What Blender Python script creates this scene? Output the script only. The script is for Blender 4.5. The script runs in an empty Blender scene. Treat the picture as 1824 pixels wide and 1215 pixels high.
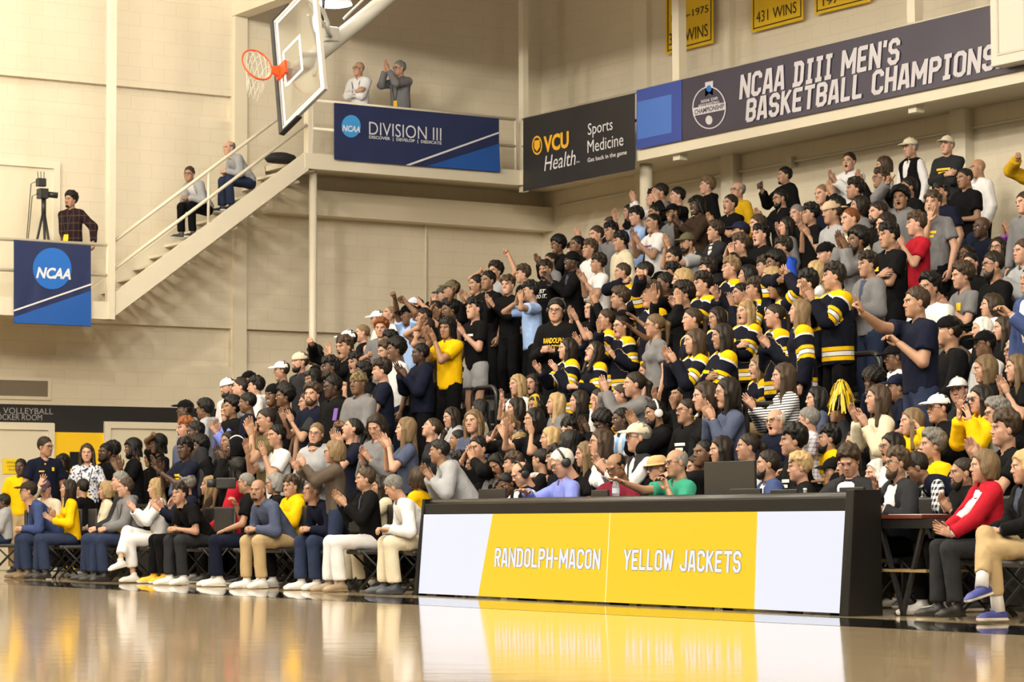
import bpy, math, random
import numpy as np
from mathutils import Vector, Matrix
from mathutils.bvhtree import BVHTree
S = bpy.context.scene
COL = S.collection
# ---------------------------------------------------------------- camera
FPX, YAW, PITCH, ROLL, H = 4604.26, 0.569677, 0.0693835, -0.0038564, 0.71
_cy, _sy = math.cos(YAW), math.sin(YAW)
FW = np.array([_sy*math.cos(PITCH), _cy*math.cos(PITCH), math.sin(PITCH)])
_r = np.array([_cy, -_sy, 0.]); _u = np.cross(_r, FW)
RT = _r*math.cos(ROLL)+_u*math.sin(ROLL); UP = -_r*math.sin(ROLL)+_u*math.cos(ROLL)
EYE = np.array([0., 0., H])
cam = bpy.data.objects.new('camera', bpy.data.cameras.new('camera')); COL.objects.link(cam)
cam.data.sensor_width = 36.0; cam.data.lens = 36.0*FPX/1824.0
cam.data.clip_start = .1; cam.data.clip_end = 200
cam.matrix_world = Matrix(((RT[0], UP[0], -FW[0], 0), (RT[1], UP[1], -FW[1], 0), (RT[2], UP[2], -FW[2], H), (0, 0, 0, 1)))
S.camera = cam
cam.data.dof.use_dof = True; cam.data.dof.focus_distance = 21.0; cam.data.dof.aperture_fstop = 8.0
# ---------------------------------------------------------------- light
S.view_settings.view_transform = 'Standard'; S.view_settings.look = 'None'
S.view_settings.gamma = 1.0; S.view_settings.use_curve_mapping = False
S.view_settings.exposure = 0.0
W = bpy.data.worlds.new('world'); S.world = W; W.use_nodes = True
W.node_tree.nodes['Background'].inputs[0].default_value = (1.0, .93, .80, 1)
W.node_tree.nodes['Background'].inputs[1].default_value = 0.20
LAMP_Z = 10.0
LAMP_W = 580.0
for lx, lk in ((-1.0, .75), (5.0, 1.2), (11.0, .58)):
    for ly in (-1.0, 6.0, 13.0, 20.0, 27.0, 33.6):
        la = bpy.data.lights.new('gym_lamp_light', 'POINT'); la.shadow_soft_size = 0.35
        la.energy = LAMP_W*2.3*lk*(0.42 if ly > 30 else 1.0); la.color = (1.0, .93, .80)
        lo = bpy.data.objects.new('gym_lamp_light', la); COL.objects.link(lo); lo.location = (lx, ly, LAMP_Z)

def ray(px, py):
    return FW+RT*(px-912)/FPX-UP*(py-607.5)/FPX
def on(px, py, axis, val):
    d = ray(px, py); t = (val-EYE[axis])/d[axis]; return EYE+t*d
def at_depth(px, py, z):
    return EYE+ray(px, py)*z
def depth_of(P):
    return float((np.asarray(P)-EYE)@FW)
def toward_cam(P):
    c = np.array([EYE[0]-P[0], EYE[1]-P[1], 0.]); return c/np.linalg.norm(c)
LEFTV = np.array([-_cy, _sy, 0.])

# ---------------------------------------------------------------- materials
MATS = {}
def mat(name, col, rough=.6, metal=0., spec=.5, bump=None, emit=None, coat=0., alpha=1., trans=0.):
    if name in MATS: return MATS[name]
    m = bpy.data.materials.new(name); m.use_nodes = True
    nt = m.node_tree; b = nt.nodes['Principled BSDF']
    b.inputs['Base Color'].default_value = (*col, 1); b.inputs['Roughness'].default_value = rough
    b.inputs['Metallic'].default_value = metal; b.inputs['Specular IOR Level'].default_value = spec
    b.inputs['Coat Weight'].default_value = coat
    b.inputs['Transmission Weight'].default_value = trans; b.inputs['Alpha'].default_value = alpha
    if emit:
        b.inputs['Emission Color'].default_value = (*emit[0], 1); b.inputs['Emission Strength'].default_value = emit[1]
    tc = nt.nodes.new('ShaderNodeTexCoord')
    nz = nt.nodes.new('ShaderNodeTexNoise'); nz.inputs['Scale'].default_value = bump[0] if bump else 60
    nz.inputs['Detail'].default_value = 3
    nt.links.new(tc.outputs['Object'], nz.inputs['Vector'])
    bp = nt.nodes.new('ShaderNodeBump'); bp.inputs['Strength'].default_value = bump[1] if bump else .04
    bp.inputs['Distance'].default_value = .01
    nt.links.new(nz.outputs['Fac'], bp.inputs['Height']); nt.links.new(bp.outputs['Normal'], b.inputs['Normal'])
    MATS[name] = m; return m

def nodes_of(name):
    m = bpy.data.materials.new(name); m.use_nodes = True
    return m, m.node_tree, m.node_tree.nodes['Principled BSDF'], m.node_tree.nodes.new, m.node_tree.links.new

def m_wall():
    if 'wall' in MATS: return MATS['wall']
    m, nt, b, N, L = nodes_of('painted_block')
    tc = N('ShaderNodeTexCoord'); sp = N('ShaderNodeSeparateXYZ'); ad = N('ShaderNodeMath'); cb = N('ShaderNodeCombineXYZ')
    L(tc.outputs['Object'], sp.inputs[0]); L(sp.outputs[0], ad.inputs[0]); L(sp.outputs[1], ad.inputs[1])
    L(ad.outputs[0], cb.inputs[0]); L(sp.outputs[2], cb.inputs[1])
    br = N('ShaderNodeTexBrick'); br.inputs['Scale'].default_value = 1.0
    br.inputs['Brick Width'].default_value = .405; br.inputs['Row Height'].default_value = .215
    br.inputs['Mortar Size'].default_value = .006; br.inputs['Mortar Smooth'].default_value = .5
    br.inputs['Color1'].default_value = (.715, .64, .495, 1); br.inputs['Color2'].default_value = (.705, .63, .485, 1)
    br.inputs['Mortar'].default_value = (.65, .575, .435, 1)
    L(cb.outputs[0], br.inputs['Vector'])
    nz = N('ShaderNodeTexNoise'); nz.inputs['Scale'].default_value = 1.3; nz.inputs['Detail'].default_value = 5
    L(tc.outputs['Object'], nz.inputs['Vector'])
    mx = N('ShaderNodeMixRGB'); mx.blend_type = 'MULTIPLY'; mx.inputs[0].default_value = .12
    L(br.outputs['Color'], mx.inputs[1]); L(nz.outputs['Fac'], mx.inputs[2]); L(mx.outputs[0], b.inputs['Base Color'])
    bp = N('ShaderNodeBump'); bp.inputs['Strength'].default_value = .3; bp.inputs['Distance'].default_value = .008
    iv = N('ShaderNodeMath'); iv.operation = 'SUBTRACT'; iv.inputs[0].default_value = 1
    L(br.outputs['Fac'], iv.inputs[1]); L(iv.outputs[0], bp.inputs['Height']); L(bp.outputs[0], b.inputs['Normal'])
    b.inputs['Roughness'].default_value = .55
    MATS['wall'] = m; return m

def m_floor():
    m, nt, b, N, L = nodes_of('maple_floor')
    tc = N('ShaderNodeTexCoord'); mp = N('ShaderNodeMapping'); mp.inputs['Rotation'].default_value = (0, 0, math.pi/2)
    L(tc.outputs['Object'], mp.inputs[0])
    br = N('ShaderNodeTexBrick'); br.inputs['Scale'].default_value = 1
    br.inputs['Brick Width'].default_value = 1.1; br.inputs['Row Height'].default_value = .058
    br.inputs['Mortar Size'].default_value = .0012; br.inputs['Mortar Smooth'].default_value = .3
    br.inputs['Color1'].default_value = (.70, .56, .36, 1); br.inputs['Color2'].default_value = (.58, .45, .275, 1)
    br.inputs['Mortar'].default_value = (.30, .20, .10, 1)
    L(mp.outputs[0], br.inputs[0])
    nz = N('ShaderNodeTexNoise'); nz.inputs['Scale'].default_value = 2; nz.inputs['Detail'].default_value = 6
    mp2 = N('ShaderNodeMapping'); mp2.inputs['Scale'].default_value = (8, .6, 1); L(tc.outputs['Object'], mp2.inputs[0]); L(mp2.outputs[0], nz.inputs['Vector'])
    mx = N('ShaderNodeMixRGB'); mx.blend_type = 'MULTIPLY'; mx.inputs[0].default_value = .3
    L(br.outputs['Color'], mx.inputs[1]); L(nz.outputs['Fac'], mx.inputs[2]); L(mx.outputs[0], b.inputs['Base Color'])
    b.inputs['Roughness'].default_value = .14; b.inputs['Coat Weight'].default_value = .7; b.inputs['Coat Roughness'].default_value = .07
    b.inputs['Specular IOR Level'].default_value = .5
    n2 = N('ShaderNodeTexNoise'); n2.inputs['Scale'].default_value = 3.0; n2.inputs['Detail'].default_value = 2
    L(tc.outputs['Object'], n2.inputs['Vector'])
    bp = N('ShaderNodeBump'); bp.inputs['Strength'].default_value = .05; bp.inputs['Distance'].default_value = .02
    L(n2.outputs['Fac'], bp.inputs['Height']); L(bp.outputs[0], b.inputs['Normal']); L(bp.outputs[0], b.inputs['Coat Normal'])
    MATS['floor'] = m; return m

def m_objcol(name, rough, kind='cloth', pattern=None):
    """material whose base colour is the object's own colour"""
    if name in MATS: return MATS[name]
    m, nt, b, N, L = nodes_of(name)
    oi = N('ShaderNodeObjectInfo'); col = oi.outputs['Color']
    tc = N('ShaderNodeTexCoord')
    b.inputs['Roughness'].default_value = rough
    def mix(fac, c1, c2):
        x = N('ShaderNodeMixRGB'); 
        if isinstance(fac, (int, float)): x.inputs[0].default_value = fac
        else: L(fac, x.inputs[0])
        for i, c in ((1, c1), (2, c2)):
            if isinstance(c, tuple): x.inputs[i].default_value = (*c, 1)
            else: L(c, x.inputs[i])
        return x.outputs[0]
    def attr(n):
        a = N('ShaderNodeAttribute'); a.attribute_name = n; return a
    def gt(v, t):
        x = N('ShaderNodeMath'); x.operation = 'GREATER_THAN'; L(v, x.inputs[0]); x.inputs[1].default_value = t; return x.outputs[0]
    def mul(a, c):
        x = N('ShaderNodeMath'); x.operation = 'MULTIPLY'; L(a, x.inputs[0])
        if isinstance(c, float): x.inputs[1].default_value = c
        else: L(c, x.inputs[1])
        return x.outputs[0]
    def sub(a, c):
        x = N('ShaderNodeMath'); x.operation = 'SUBTRACT'; L(a, x.inputs[0]); L(c, x.inputs[1]); x.use_clamp = True; return x.outputs[0]
    def band(v, lo, hi):
        return mul(gt(v, lo), sub1(gt(v, hi)))
    def sub1(a):
        x = N('ShaderNodeMath'); x.operation = 'SUBTRACT'; x.inputs[0].default_value = 1; L(a, x.inputs[1]); return x.outputs[0]
    if kind == 'skin':
        f = attr('feat'); s = N('ShaderNodeSeparateColor'); L(f.outputs['Color'], s.inputs[0])
        lip = N('ShaderNodeMixRGB'); lip.blend_type = 'MULTIPLY'; lip.inputs[2].default_value = (.78, .42, .40, 1)
        L(s.outputs[0], lip.inputs[0]); L(col, lip.inputs[1])
        c = mix(s.outputs[1], lip.outputs[0], (.035, .022, .014))
        c = mix(f.outputs['Alpha'], c, (.75, .72, .68))
        col = mix(s.outputs[2], c, (.035, .012, .010))
        b.inputs['Subsurface Weight'].default_value = .0
        b.inputs['Specular IOR Level'].default_value = .4
    if kind == 'hair':
        nz = N('ShaderNodeTexNoise'); nz.inputs['Scale'].default_value = 90; nz.inputs['Detail'].default_value = 2
        mp = N('ShaderNodeMapping'); mp.inputs['Scale'].default_value = (1, 1, .25)
        L(tc.outputs['Object'], mp.inputs[0]); L(mp.outputs[0], nz.inputs['Vector'])
        mr = N('ShaderNodeMapRange'); mr.inputs[3].default_value = .55; mr.inputs[4].default_value = 1.45; L(nz.outputs['Fac'], mr.inputs[0])
        x = N('ShaderNodeMixRGB'); x.blend_type = 'MULTIPLY'; x.inputs[0].default_value = 1; L(col, x.inputs[1]); L(mr.outputs[0], x.inputs[2]); col = x.outputs[0]
        bp = N('ShaderNodeBump'); bp.inputs['Strength'].default_value = .6; bp.inputs['Distance'].default_value = .01
        L(nz.outputs['Fac'], bp.inputs['Height']); L(bp.outputs[0], b.inputs['Normal'])
        b.inputs['Specular IOR Level'].default_value = .25
    if kind == 'cloth':
        nz = N('ShaderNodeTexNoise'); nz.inputs['Scale'].default_value = 8; nz.inputs['Detail'].default_value = 2.5; nz.inputs['Distortion'].default_value = .5
        L(tc.outputs['Object'], nz.inputs['Vector'])
        bp = N('ShaderNodeBump'); bp.inputs['Strength'].default_value = .32; bp.inputs['Distance'].default_value = .05
        L(nz.outputs['Fac'], bp.inputs['Height']); L(bp.outputs[0], b.inputs['Normal'])
        b.inputs['Specular IOR Level'].default_value = .10
        if pattern == 'jersey':
            tz, ta = attr('tz').outputs['Fac'], attr('ta').outputs['Fac']
            YL, WH = (.70, .42, .005), (.62, .62, .64)
            body = sub1(gt(ta, .5))
            def put(c, v, lo, hi, k, g=None):
                w = band(v, lo, hi)
                if g is not None: w = mul(w, g)
                return mix(w, c, k)
            sh = attr('yk').outputs['Fac']
            col = mix(gt(sh, .985), col, WH); col = mix(gt(sh, 1.02), col, YL)
            for lo, hi, k in ((.06, .115, YL), (.125, .18, WH), (.19, .245, YL)): col = put(col, tz, lo, hi, k, body)
            for lo, hi, k in ((1.26, 1.325, YL), (1.34, 1.41, WH), (1.425, 1.49, YL)): col = put(col, ta, lo, hi, k)
        if pattern == 'stripes':
            tz = attr('tz').outputs['Fac']; fr = N('ShaderNodeMath'); fr.operation = 'FRACT'; L(mul(tz, 26.0), fr.inputs[0])
            col = mix(gt(fr.outputs[0], .62), (.75, .75, .76), (.012, .012, .02))
        if pattern == 'vstripes':
            sp = N('ShaderNodeSeparateXYZ'); L(tc.outputs['Object'], sp.inputs[0]); fr = N('ShaderNodeMath'); fr.operation = 'FRACT'; L(mul(sp.outputs[0], 9.0), fr.inputs[0])
            col = mix(gt(fr.outputs[0], .5), (.75, .78, .82), (.25, .45, .80))
        if pattern in ('check', 'plaid', 'finecheck'):
            sp = N('ShaderNodeSeparateXYZ'); L(tc.outputs['Object'], sp.inputs[0])
            k = {'check': 22.0, 'plaid': 9.0, 'finecheck': 28.0}[pattern]; th = {'check': .5, 'plaid': .86, 'finecheck': .75}[pattern]
            fs = []
            ad = N('ShaderNodeMath'); L(sp.outputs[0], ad.inputs[0]); L(sp.outputs[1], ad.inputs[1])
            for o in (ad.outputs[0], sp.outputs[2]):
                fr = N('ShaderNodeMath'); fr.operation = 'FRACT'; L(mul(o, k), fr.inputs[0]); fs.append(gt(fr.outputs[0], th))
            x = N('ShaderNodeMath'); x.operation = 'ADD'; L(fs[0], x.inputs[0]); L(fs[1], x.inputs[1])
            hf = mul(x.outputs[0], .5)
            dark = {'check': (.012, .014, .022), 'plaid': (.10, .06, .05), 'finecheck': (.22, .18, .35)}[pattern]
            lite = {'check': (.72, .73, .78), 'plaid': (.018, .010, .012), 'finecheck': (.74, .74, .78)}[pattern]
            col = mix(hf, lite, dark)
        if pattern == 'floral':
            vo = N('ShaderNodeTexNoise'); vo.inputs['Scale'].default_value = 34; L(tc.outputs['Object'], vo.inputs['Vector'])
            col = mix(gt(vo.outputs['Fac'], .56), (.68, .70, .78), (.045, .05, .09))
        if pattern == 'camo':
            vo = N('ShaderNodeTexNoise'); vo.inputs['Scale'].default_value = 30; L(tc.outputs['Object'], vo.inputs['Vector'])
            col = mix(gt(vo.outputs['Fac'], .5), (.20, .15, .08), (.07, .06, .03))
    if kind == 'shoe':
        a = attr('sole').outputs['Fac']; col = mix(gt(a, .5), col, (.62, .60, .55))
    L(col, b.inputs['Base Color'])
    MATS[name] = m; return m

# ---------------------------------------------------------------- generic mesh helpers
def mesh_np(name, V, Q, mats, smooth=False, attrs=None, midx=None):
    V = np.asarray(V, np.float32)
    me = bpy.data.meshes.new(name); me.vertices.add(len(V)); me.vertices.foreach_set('co', V.ravel())
    T = None
    if isinstance(Q, tuple): Q, T = Q
    Q = np.asarray(Q, np.int32).reshape(-1, 4); nq = len(Q)
    T = np.zeros((0, 3), np.int32) if T is None else np.asarray(T, np.int32).reshape(-1, 3)
    me.loops.add(nq*4+len(T)*3); me.loops.foreach_set('vertex_index', np.concatenate([Q.ravel(), T.ravel()]))
    me.polygons.add(nq+len(T))
    me.polygons.foreach_set('loop_start', np.concatenate([np.arange(nq)*4, nq*4+np.arange(len(T))*3]).astype(np.int32))
    me.polygons.foreach_set('loop_total', np.concatenate([np.full(nq, 4), np.full(len(T), 3)]).astype(np.int32))
    me.polygons.foreach_set('use_smooth', np.full(nq+len(T), bool(smooth)))
    if midx is not None: me.polygons.foreach_set('material_index', np.asarray(midx, np.int32))
    for m in (mats if isinstance(mats, (list, tuple)) else [mats]): me.materials.append(m)
    if attrs:
        for k, a in attrs.items():
            a = np.asarray(a, np.float32)
            if a.ndim == 2:
                at = me.attributes.new(k, 'FLOAT_COLOR', 'POINT'); at.data.foreach_set('color', a.ravel())
            else:
                at = me.attributes.new(k, 'FLOAT', 'POINT'); at.data.foreach_set('value', a)
    me.update(); me.validate(clean_customdata=False); return me

def add(name, me, parent=None, loc=None, mw=None):
    o = bpy.data.objects.new(name, me); COL.objects.link(o)
    if parent is not None: o.parent = parent
    if loc is not None: o.location = loc
    if mw is not None: o.matrix_local = mw
    return o
def tag(o, label=None, cat=None, group=None, kind=None):
    if label: o['label'] = label
    if cat: o['category'] = cat
    if group: o['group'] = group
    if kind: o['kind'] = kind
    return o
def empty(name, loc, rz=0.):
    o = bpy.data.objects.new(name, None); COL.objects.link(o); o.location = loc; o.rotation_euler = (0, 0, rz); o.empty_display_size = .1
    return o

class MB:
    """collects shapes into one mesh"""
    def __init__(s): s.V = []; s.Q = []; s.T = []; s.n = 0
    def _a(s, V, Q, T=()):
        s.V += [tuple(map(float, v)) for v in V]
        s.Q += [tuple(i+s.n for i in q) for q in Q]; s.T += [tuple(i+s.n for i in q) for q in T]; s.n += len(V); return s
    def box(s, lo, hi):
        x0, y0, z0 = lo; x1, y1, z1 = hi
        return s.hexa([(x0, y0, z0), (x1, y0, z0), (x1, y1, z0), (x0, y1, z0)], [(x0, y0, z1), (x1, y0, z1), (x1, y1, z1), (x0, y1, z1)])
    def hexa(s, b, t):
        return s._a(list(b)+list(t), [(3, 2, 1, 0), (4, 5, 6, 7), (0, 1, 5, 4), (1, 2, 6, 5), (2, 3, 7, 6), (3, 0, 4, 7)])
    def bar(s, a, b, w, h=None, up=(0, 0, 1)):
        h = h or w; a = np.array(a, float); b = np.array(b, float); d = b-a; d /= np.linalg.norm(d)
        x = np.cross(d, up); 
        if np.linalg.norm(x) < 1e-4: x = np.cross(d, (1, 0, 0))
        x /= np.linalg.norm(x); y = np.cross(x, d)
        c = [(-w/2, -h/2), (w/2, -h/2), (w/2, h/2), (-w/2, h/2)]
        return s.hexa([a+x*p+y*q for p, q in c], [b+x*p+y*q for p, q in c])
    def tube(s, pts, r, n=8, cap=True, closed=False):
        pts = [np.array(p, float) for p in pts]; m = len(pts); rs = r if isinstance(r, (list, tuple, np.ndarray)) else [r]*m
        V = []; ref = None
        for i, p in enumerate(pts):
            d = (pts[(i+1) % m]-pts[i-1]) if closed else (pts[min(i+1, m-1)]-pts[max(i-1, 0)])
            d = d/np.linalg.norm(d)
            if ref is None:
                ref = np.cross(d, (0, 0, 1)); 
                if np.linalg.norm(ref) < 1e-3: ref = np.cross(d, (1, 0, 0))
            x = ref-d*(ref@d); x /= np.linalg.norm(x); ref = x; y = np.cross(d, x)
            for k in range(n):
                a = 2*math.pi*k/n; V.append(p+(x*math.cos(a)+y*math.sin(a))*rs[i])
        Q = []
        for i in range(m if closed else m-1):
            j = (i+1) % m
            for k in range(n): Q.append((i*n+k, i*n+(k+1) % n, j*n+(k+1) % n, j*n+k))
        T = []
        if cap and not closed:
            V.append(pts[0]); c0 = len(V)-1; V.append(pts[-1]); c1 = len(V)-1
            for k in range(n):
                T.append((c0, (k+1) % n, k)); T.append((c1, (m-1)*n+k, (m-1)*n+(k+1) % n))
        return s._a(V, Q, T)
    def lathe(s, prof, n=24, c=(0, 0, 0), axis='z'):
        V = []; 
        for r, z in prof:
            for k in range(n):
                a = 2*math.pi*k/n; V.append((c[0]+r*math.cos(a), c[1]+r*math.sin(a), c[2]+z))
        Q = [(i*n+k, i*n+(k+1) % n, (i+1)*n+(k+1) % n, (i+1)*n+k) for i in range(len(prof)-1) for k in range(n)]
        return s._a(V, Q)
    def grid(s, P):
        P = np.asarray(P); a, b = P.shape[:2]
        return s._a(P.reshape(-1, 3), [(i*b+j, (i+1)*b+j, (i+1)*b+j+1, i*b+j+1) for i in range(a-1) for j in range(b-1)])
    def build(s, name, m, parent=None, smooth=False, bevel=0., loc=None):
        me = mesh_np(name, s.V, (s.Q, s.T) if s.T else s.Q, m, smooth)
        o = add(name, me, parent, loc)
        if bevel:
            bv = o.modifiers.new('bevel', 'BEVEL'); bv.width = bevel; bv.segments = 2; bv.limit_method = 'ANGLE'
        return o

def text_mesh(txt, size, sx=1., shear=0., bold=0., extrude=.0, align='CENTER', space=1.):
    """flat lettering as a mesh: x along the line, y up, centred on its own bounds"""
    cu = bpy.data.curves.new('txt', 'FONT'); cu.body = txt; cu.size = size; cu.shear = shear; cu.offset = bold*size
    cu.align_x = align; cu.space_character = space; cu.space_line = .95; cu.resolution_u = 3; cu.fill_mode = 'FRONT'; cu.extrude = extrude
    o = bpy.data.objects.new('txt', cu); COL.objects.link(o)
    dg = bpy.context.evaluated_depsgraph_get(); me = bpy.data.meshes.new_from_object(o.evaluated_get(dg))
    bpy.data.objects.remove(o); bpy.data.curves.remove(cu)
    n = len(me.vertices); V = np.zeros(n*3, np.float32); me.vertices.foreach_get('co', V); V = V.reshape(-1, 3)
    V[:, 0] *= sx; lo, hi = V.min(0), V.max(0); V[:, :2] -= ((lo+hi)/2)[:2]
    me.vertices.foreach_set('co', V.ravel()); me.update(); me.materials.clear()
    return me, hi-lo
def lettering(name, txt, height, parent, mw, m, width=None, **kw):
    """text scaled to an exact cap height (and width), placed by the 4x4 mw (x right, y up, z out)"""
    me, d = text_mesh(txt, 1.0, **kw)
    n = len(me.vertices); V = np.zeros(n*3, np.float32); me.vertices.foreach_get('co', V); V = V.reshape(-1, 3)
    k = height/d[1]; V[:, 1] *= k; V[:, 0] *= (width/d[0] if width else k); me.vertices.foreach_set('co', V.ravel()); me.update()
    me.materials.append(m); o = add(name, me, parent); o.matrix_local = Matrix(mw); return o
def frame(o, x, y):
    x = np.array(x, float); x /= np.linalg.norm(x); y = np.array(y, float); y -= x*(x@y); y /= np.linalg.norm(y); z = np.cross(x, y)
    return [[x[0], y[0], z[0], o[0]], [x[1], y[1], z[1], o[1]], [x[2], y[2], z[2], o[2]], [0, 0, 0, 1]]
def poly(name, pts, parent, mw, m, th=.002):
    """flat cut-out of an outline in the local xy plane"""
    n = len(pts); V = [(x, y, 0) for x, y in pts]+[(x, y, th) for x, y in pts]
    me = bpy.data.meshes.new(name); me.from_pydata(V, [], [tuple(range(n, 2*n)), tuple(range(n-1, -1, -1))]+[(i, (i+1) % n, n+(i+1) % n, n+i) for i in range(n)])
    me.materials.append(m); o = add(name, me, parent); o.matrix_local = Matrix(mw); return o

# block capitals with clipped corners, drawn as thick strokes
def _glyphs():
    l, r, b, t, m, c, q = .6, 3.4, .6, 6.4, 3.5, .75, 2.0
    bowl = [(l, m), (r-c, m), (r, m+c), (r, t-c), (r-c, t), (l, t)]
    return {'O': (4, [[(l+c, b), (r-c, b), (r, b+c), (r, t-c), (r-c, t), (l+c, t), (l, t-c), (l, b+c), (l+c, b)]]), 'A': (4, [[(.5, 0), (q-.45, 7), ], [(q+.45, 7), (3.5, 0)], [(q-.5, t), (q+.5, t)], [(1., 1.9), (3., 1.9)]]),
        'R': (4, [[(l, 0), (l, t)]+bowl[::-1][1:], [(q, m), (r, 0)]]), 'P': (4, [[(l, 0), (l, t)]+bowl[::-1][1:]]), 'N': (4.2, [[(l, 0), (l, 7)], [(3.6, 0), (3.6, 7)], [(l, 6.5), (3.6, .5)]]),
        'D': (4.2, [[(.0, b), (r-c, b), (r, b+c), (r, t-c), (r-c, t), (.0, t)], [(1.05, b), (1.05, t)]]), 'L': (3.6, [[(l, 7), (l, b), (3.4, b)]]), 'H': (4, [[(l, 0), (l, 7)], [(r, 0), (r, 7)], [(l, m), (r, m)]]),
        'M': (5.2, [[(l, 0), (l, 7)], [(4.6, 0), (4.6, 7)], [(l, 6.6), (2.6, 2.2), (4.6, 6.6)]]), 'C': (4, [[(r, 4.9), (r, t-c), (r-c, t), (l+c, t), (l, t-c), (l, b+c), (l+c, b), (r-c, b), (r, b+c), (r, 2.1)]]),
        'E': (3.7, [[(3.5, t), (l, t), (l, b), (3.5, b)], [(l, m), (3.1, m)]]), 'W': (5.4, [[(.5, 7), (1.4, .5), (2.7, 5.4), (4.0, .5), (4.9, 7)]]), 'Y': (4, [[(.4, 7), (q, 3), (3.6, 7)], [(q, 3.2), (q, 0)]]),
        'J': (3.8, [[(r, 7), (r, b+c), (r-c, b), (l+c, b), (l, b+c), (l, 2.2)]]), 'K': (4, [[(l, 0), (l, 7)], [(l, 2.9), (3.4, 7)], [(1.5, 3.9), (3.5, 0)]]), 'T': (4, [[(.1, t), (3.9, t)], [(q, 0), (q, t)]]),
        'S': (4, [[(r, 4.9), (r, t-c), (r-c, t), (l+c, t), (l, t-c), (l, m+c), (l+c, m), (r-c, m), (r, m-c), (r, b+c), (r-c, b), (l+c, b), (l, b+c), (l, 2.1)]]), 'B': (4, [[(l, b), (l, t)]+bowl[::-1][1:], [(r-c, m), (r, m-c), (r, b+c), (r-c, b), (l, b)]]),
        'I': (3.0, [[(.3, t), (2.7, t)], [(.3, b), (2.7, b)], [(1.5, 0), (1.5, 7)]]), "'": (1.4, [[(.8, 7), (.6, 5.2)]]), '-': (2.6, [[(.3, m), (2.3, m)]]), ' ': (2.2, [])}
GLYPH = _glyphs()
def block_letters(name, txt, height, width, parent, mw, m, stroke=1.15, shear=0.):
    V = []; Q = []; x = 0.
    for ch in txt:
        w, lines = GLYPH[ch]
        for ln in lines:
            for i in range(len(ln)-1):
                a, b_ = np.array(ln[i]), np.array(ln[i+1]); d = b_-a; d = d/np.linalg.norm(d); n = np.array([-d[1], d[0]])*stroke/2; e = d*stroke*.21
                a2 = a-(e if i > 0 else 0); b2 = b_+(e if i < len(ln)-2 else 0); k = len(V)
                V += [a2-n+(x, 0), b2-n+(x, 0), b2+n+(x, 0), a2+n+(x, 0)]; Q.append((k, k+1, k+2, k+3))
        x += w+.55
    x -= .55; V = np.array(V); V[:, 1] = np.clip(V[:, 1], -(stroke-1.15)*.5, 7+(stroke-1.15)*.5)
    P = np.zeros((len(V), 3)); P[:, 0] = (V[:, 0]-x/2)*width/x+shear*(V[:, 1]-3.5)*height/7; P[:, 1] = (V[:, 1]-3.5)*height/7; P[:, 2] = (np.arange(len(V))//4 % 12)*.0004
    o = add(name, mesh_np(name, P, Q, m), parent); o.matrix_local = Matrix(mw); return o
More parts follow.
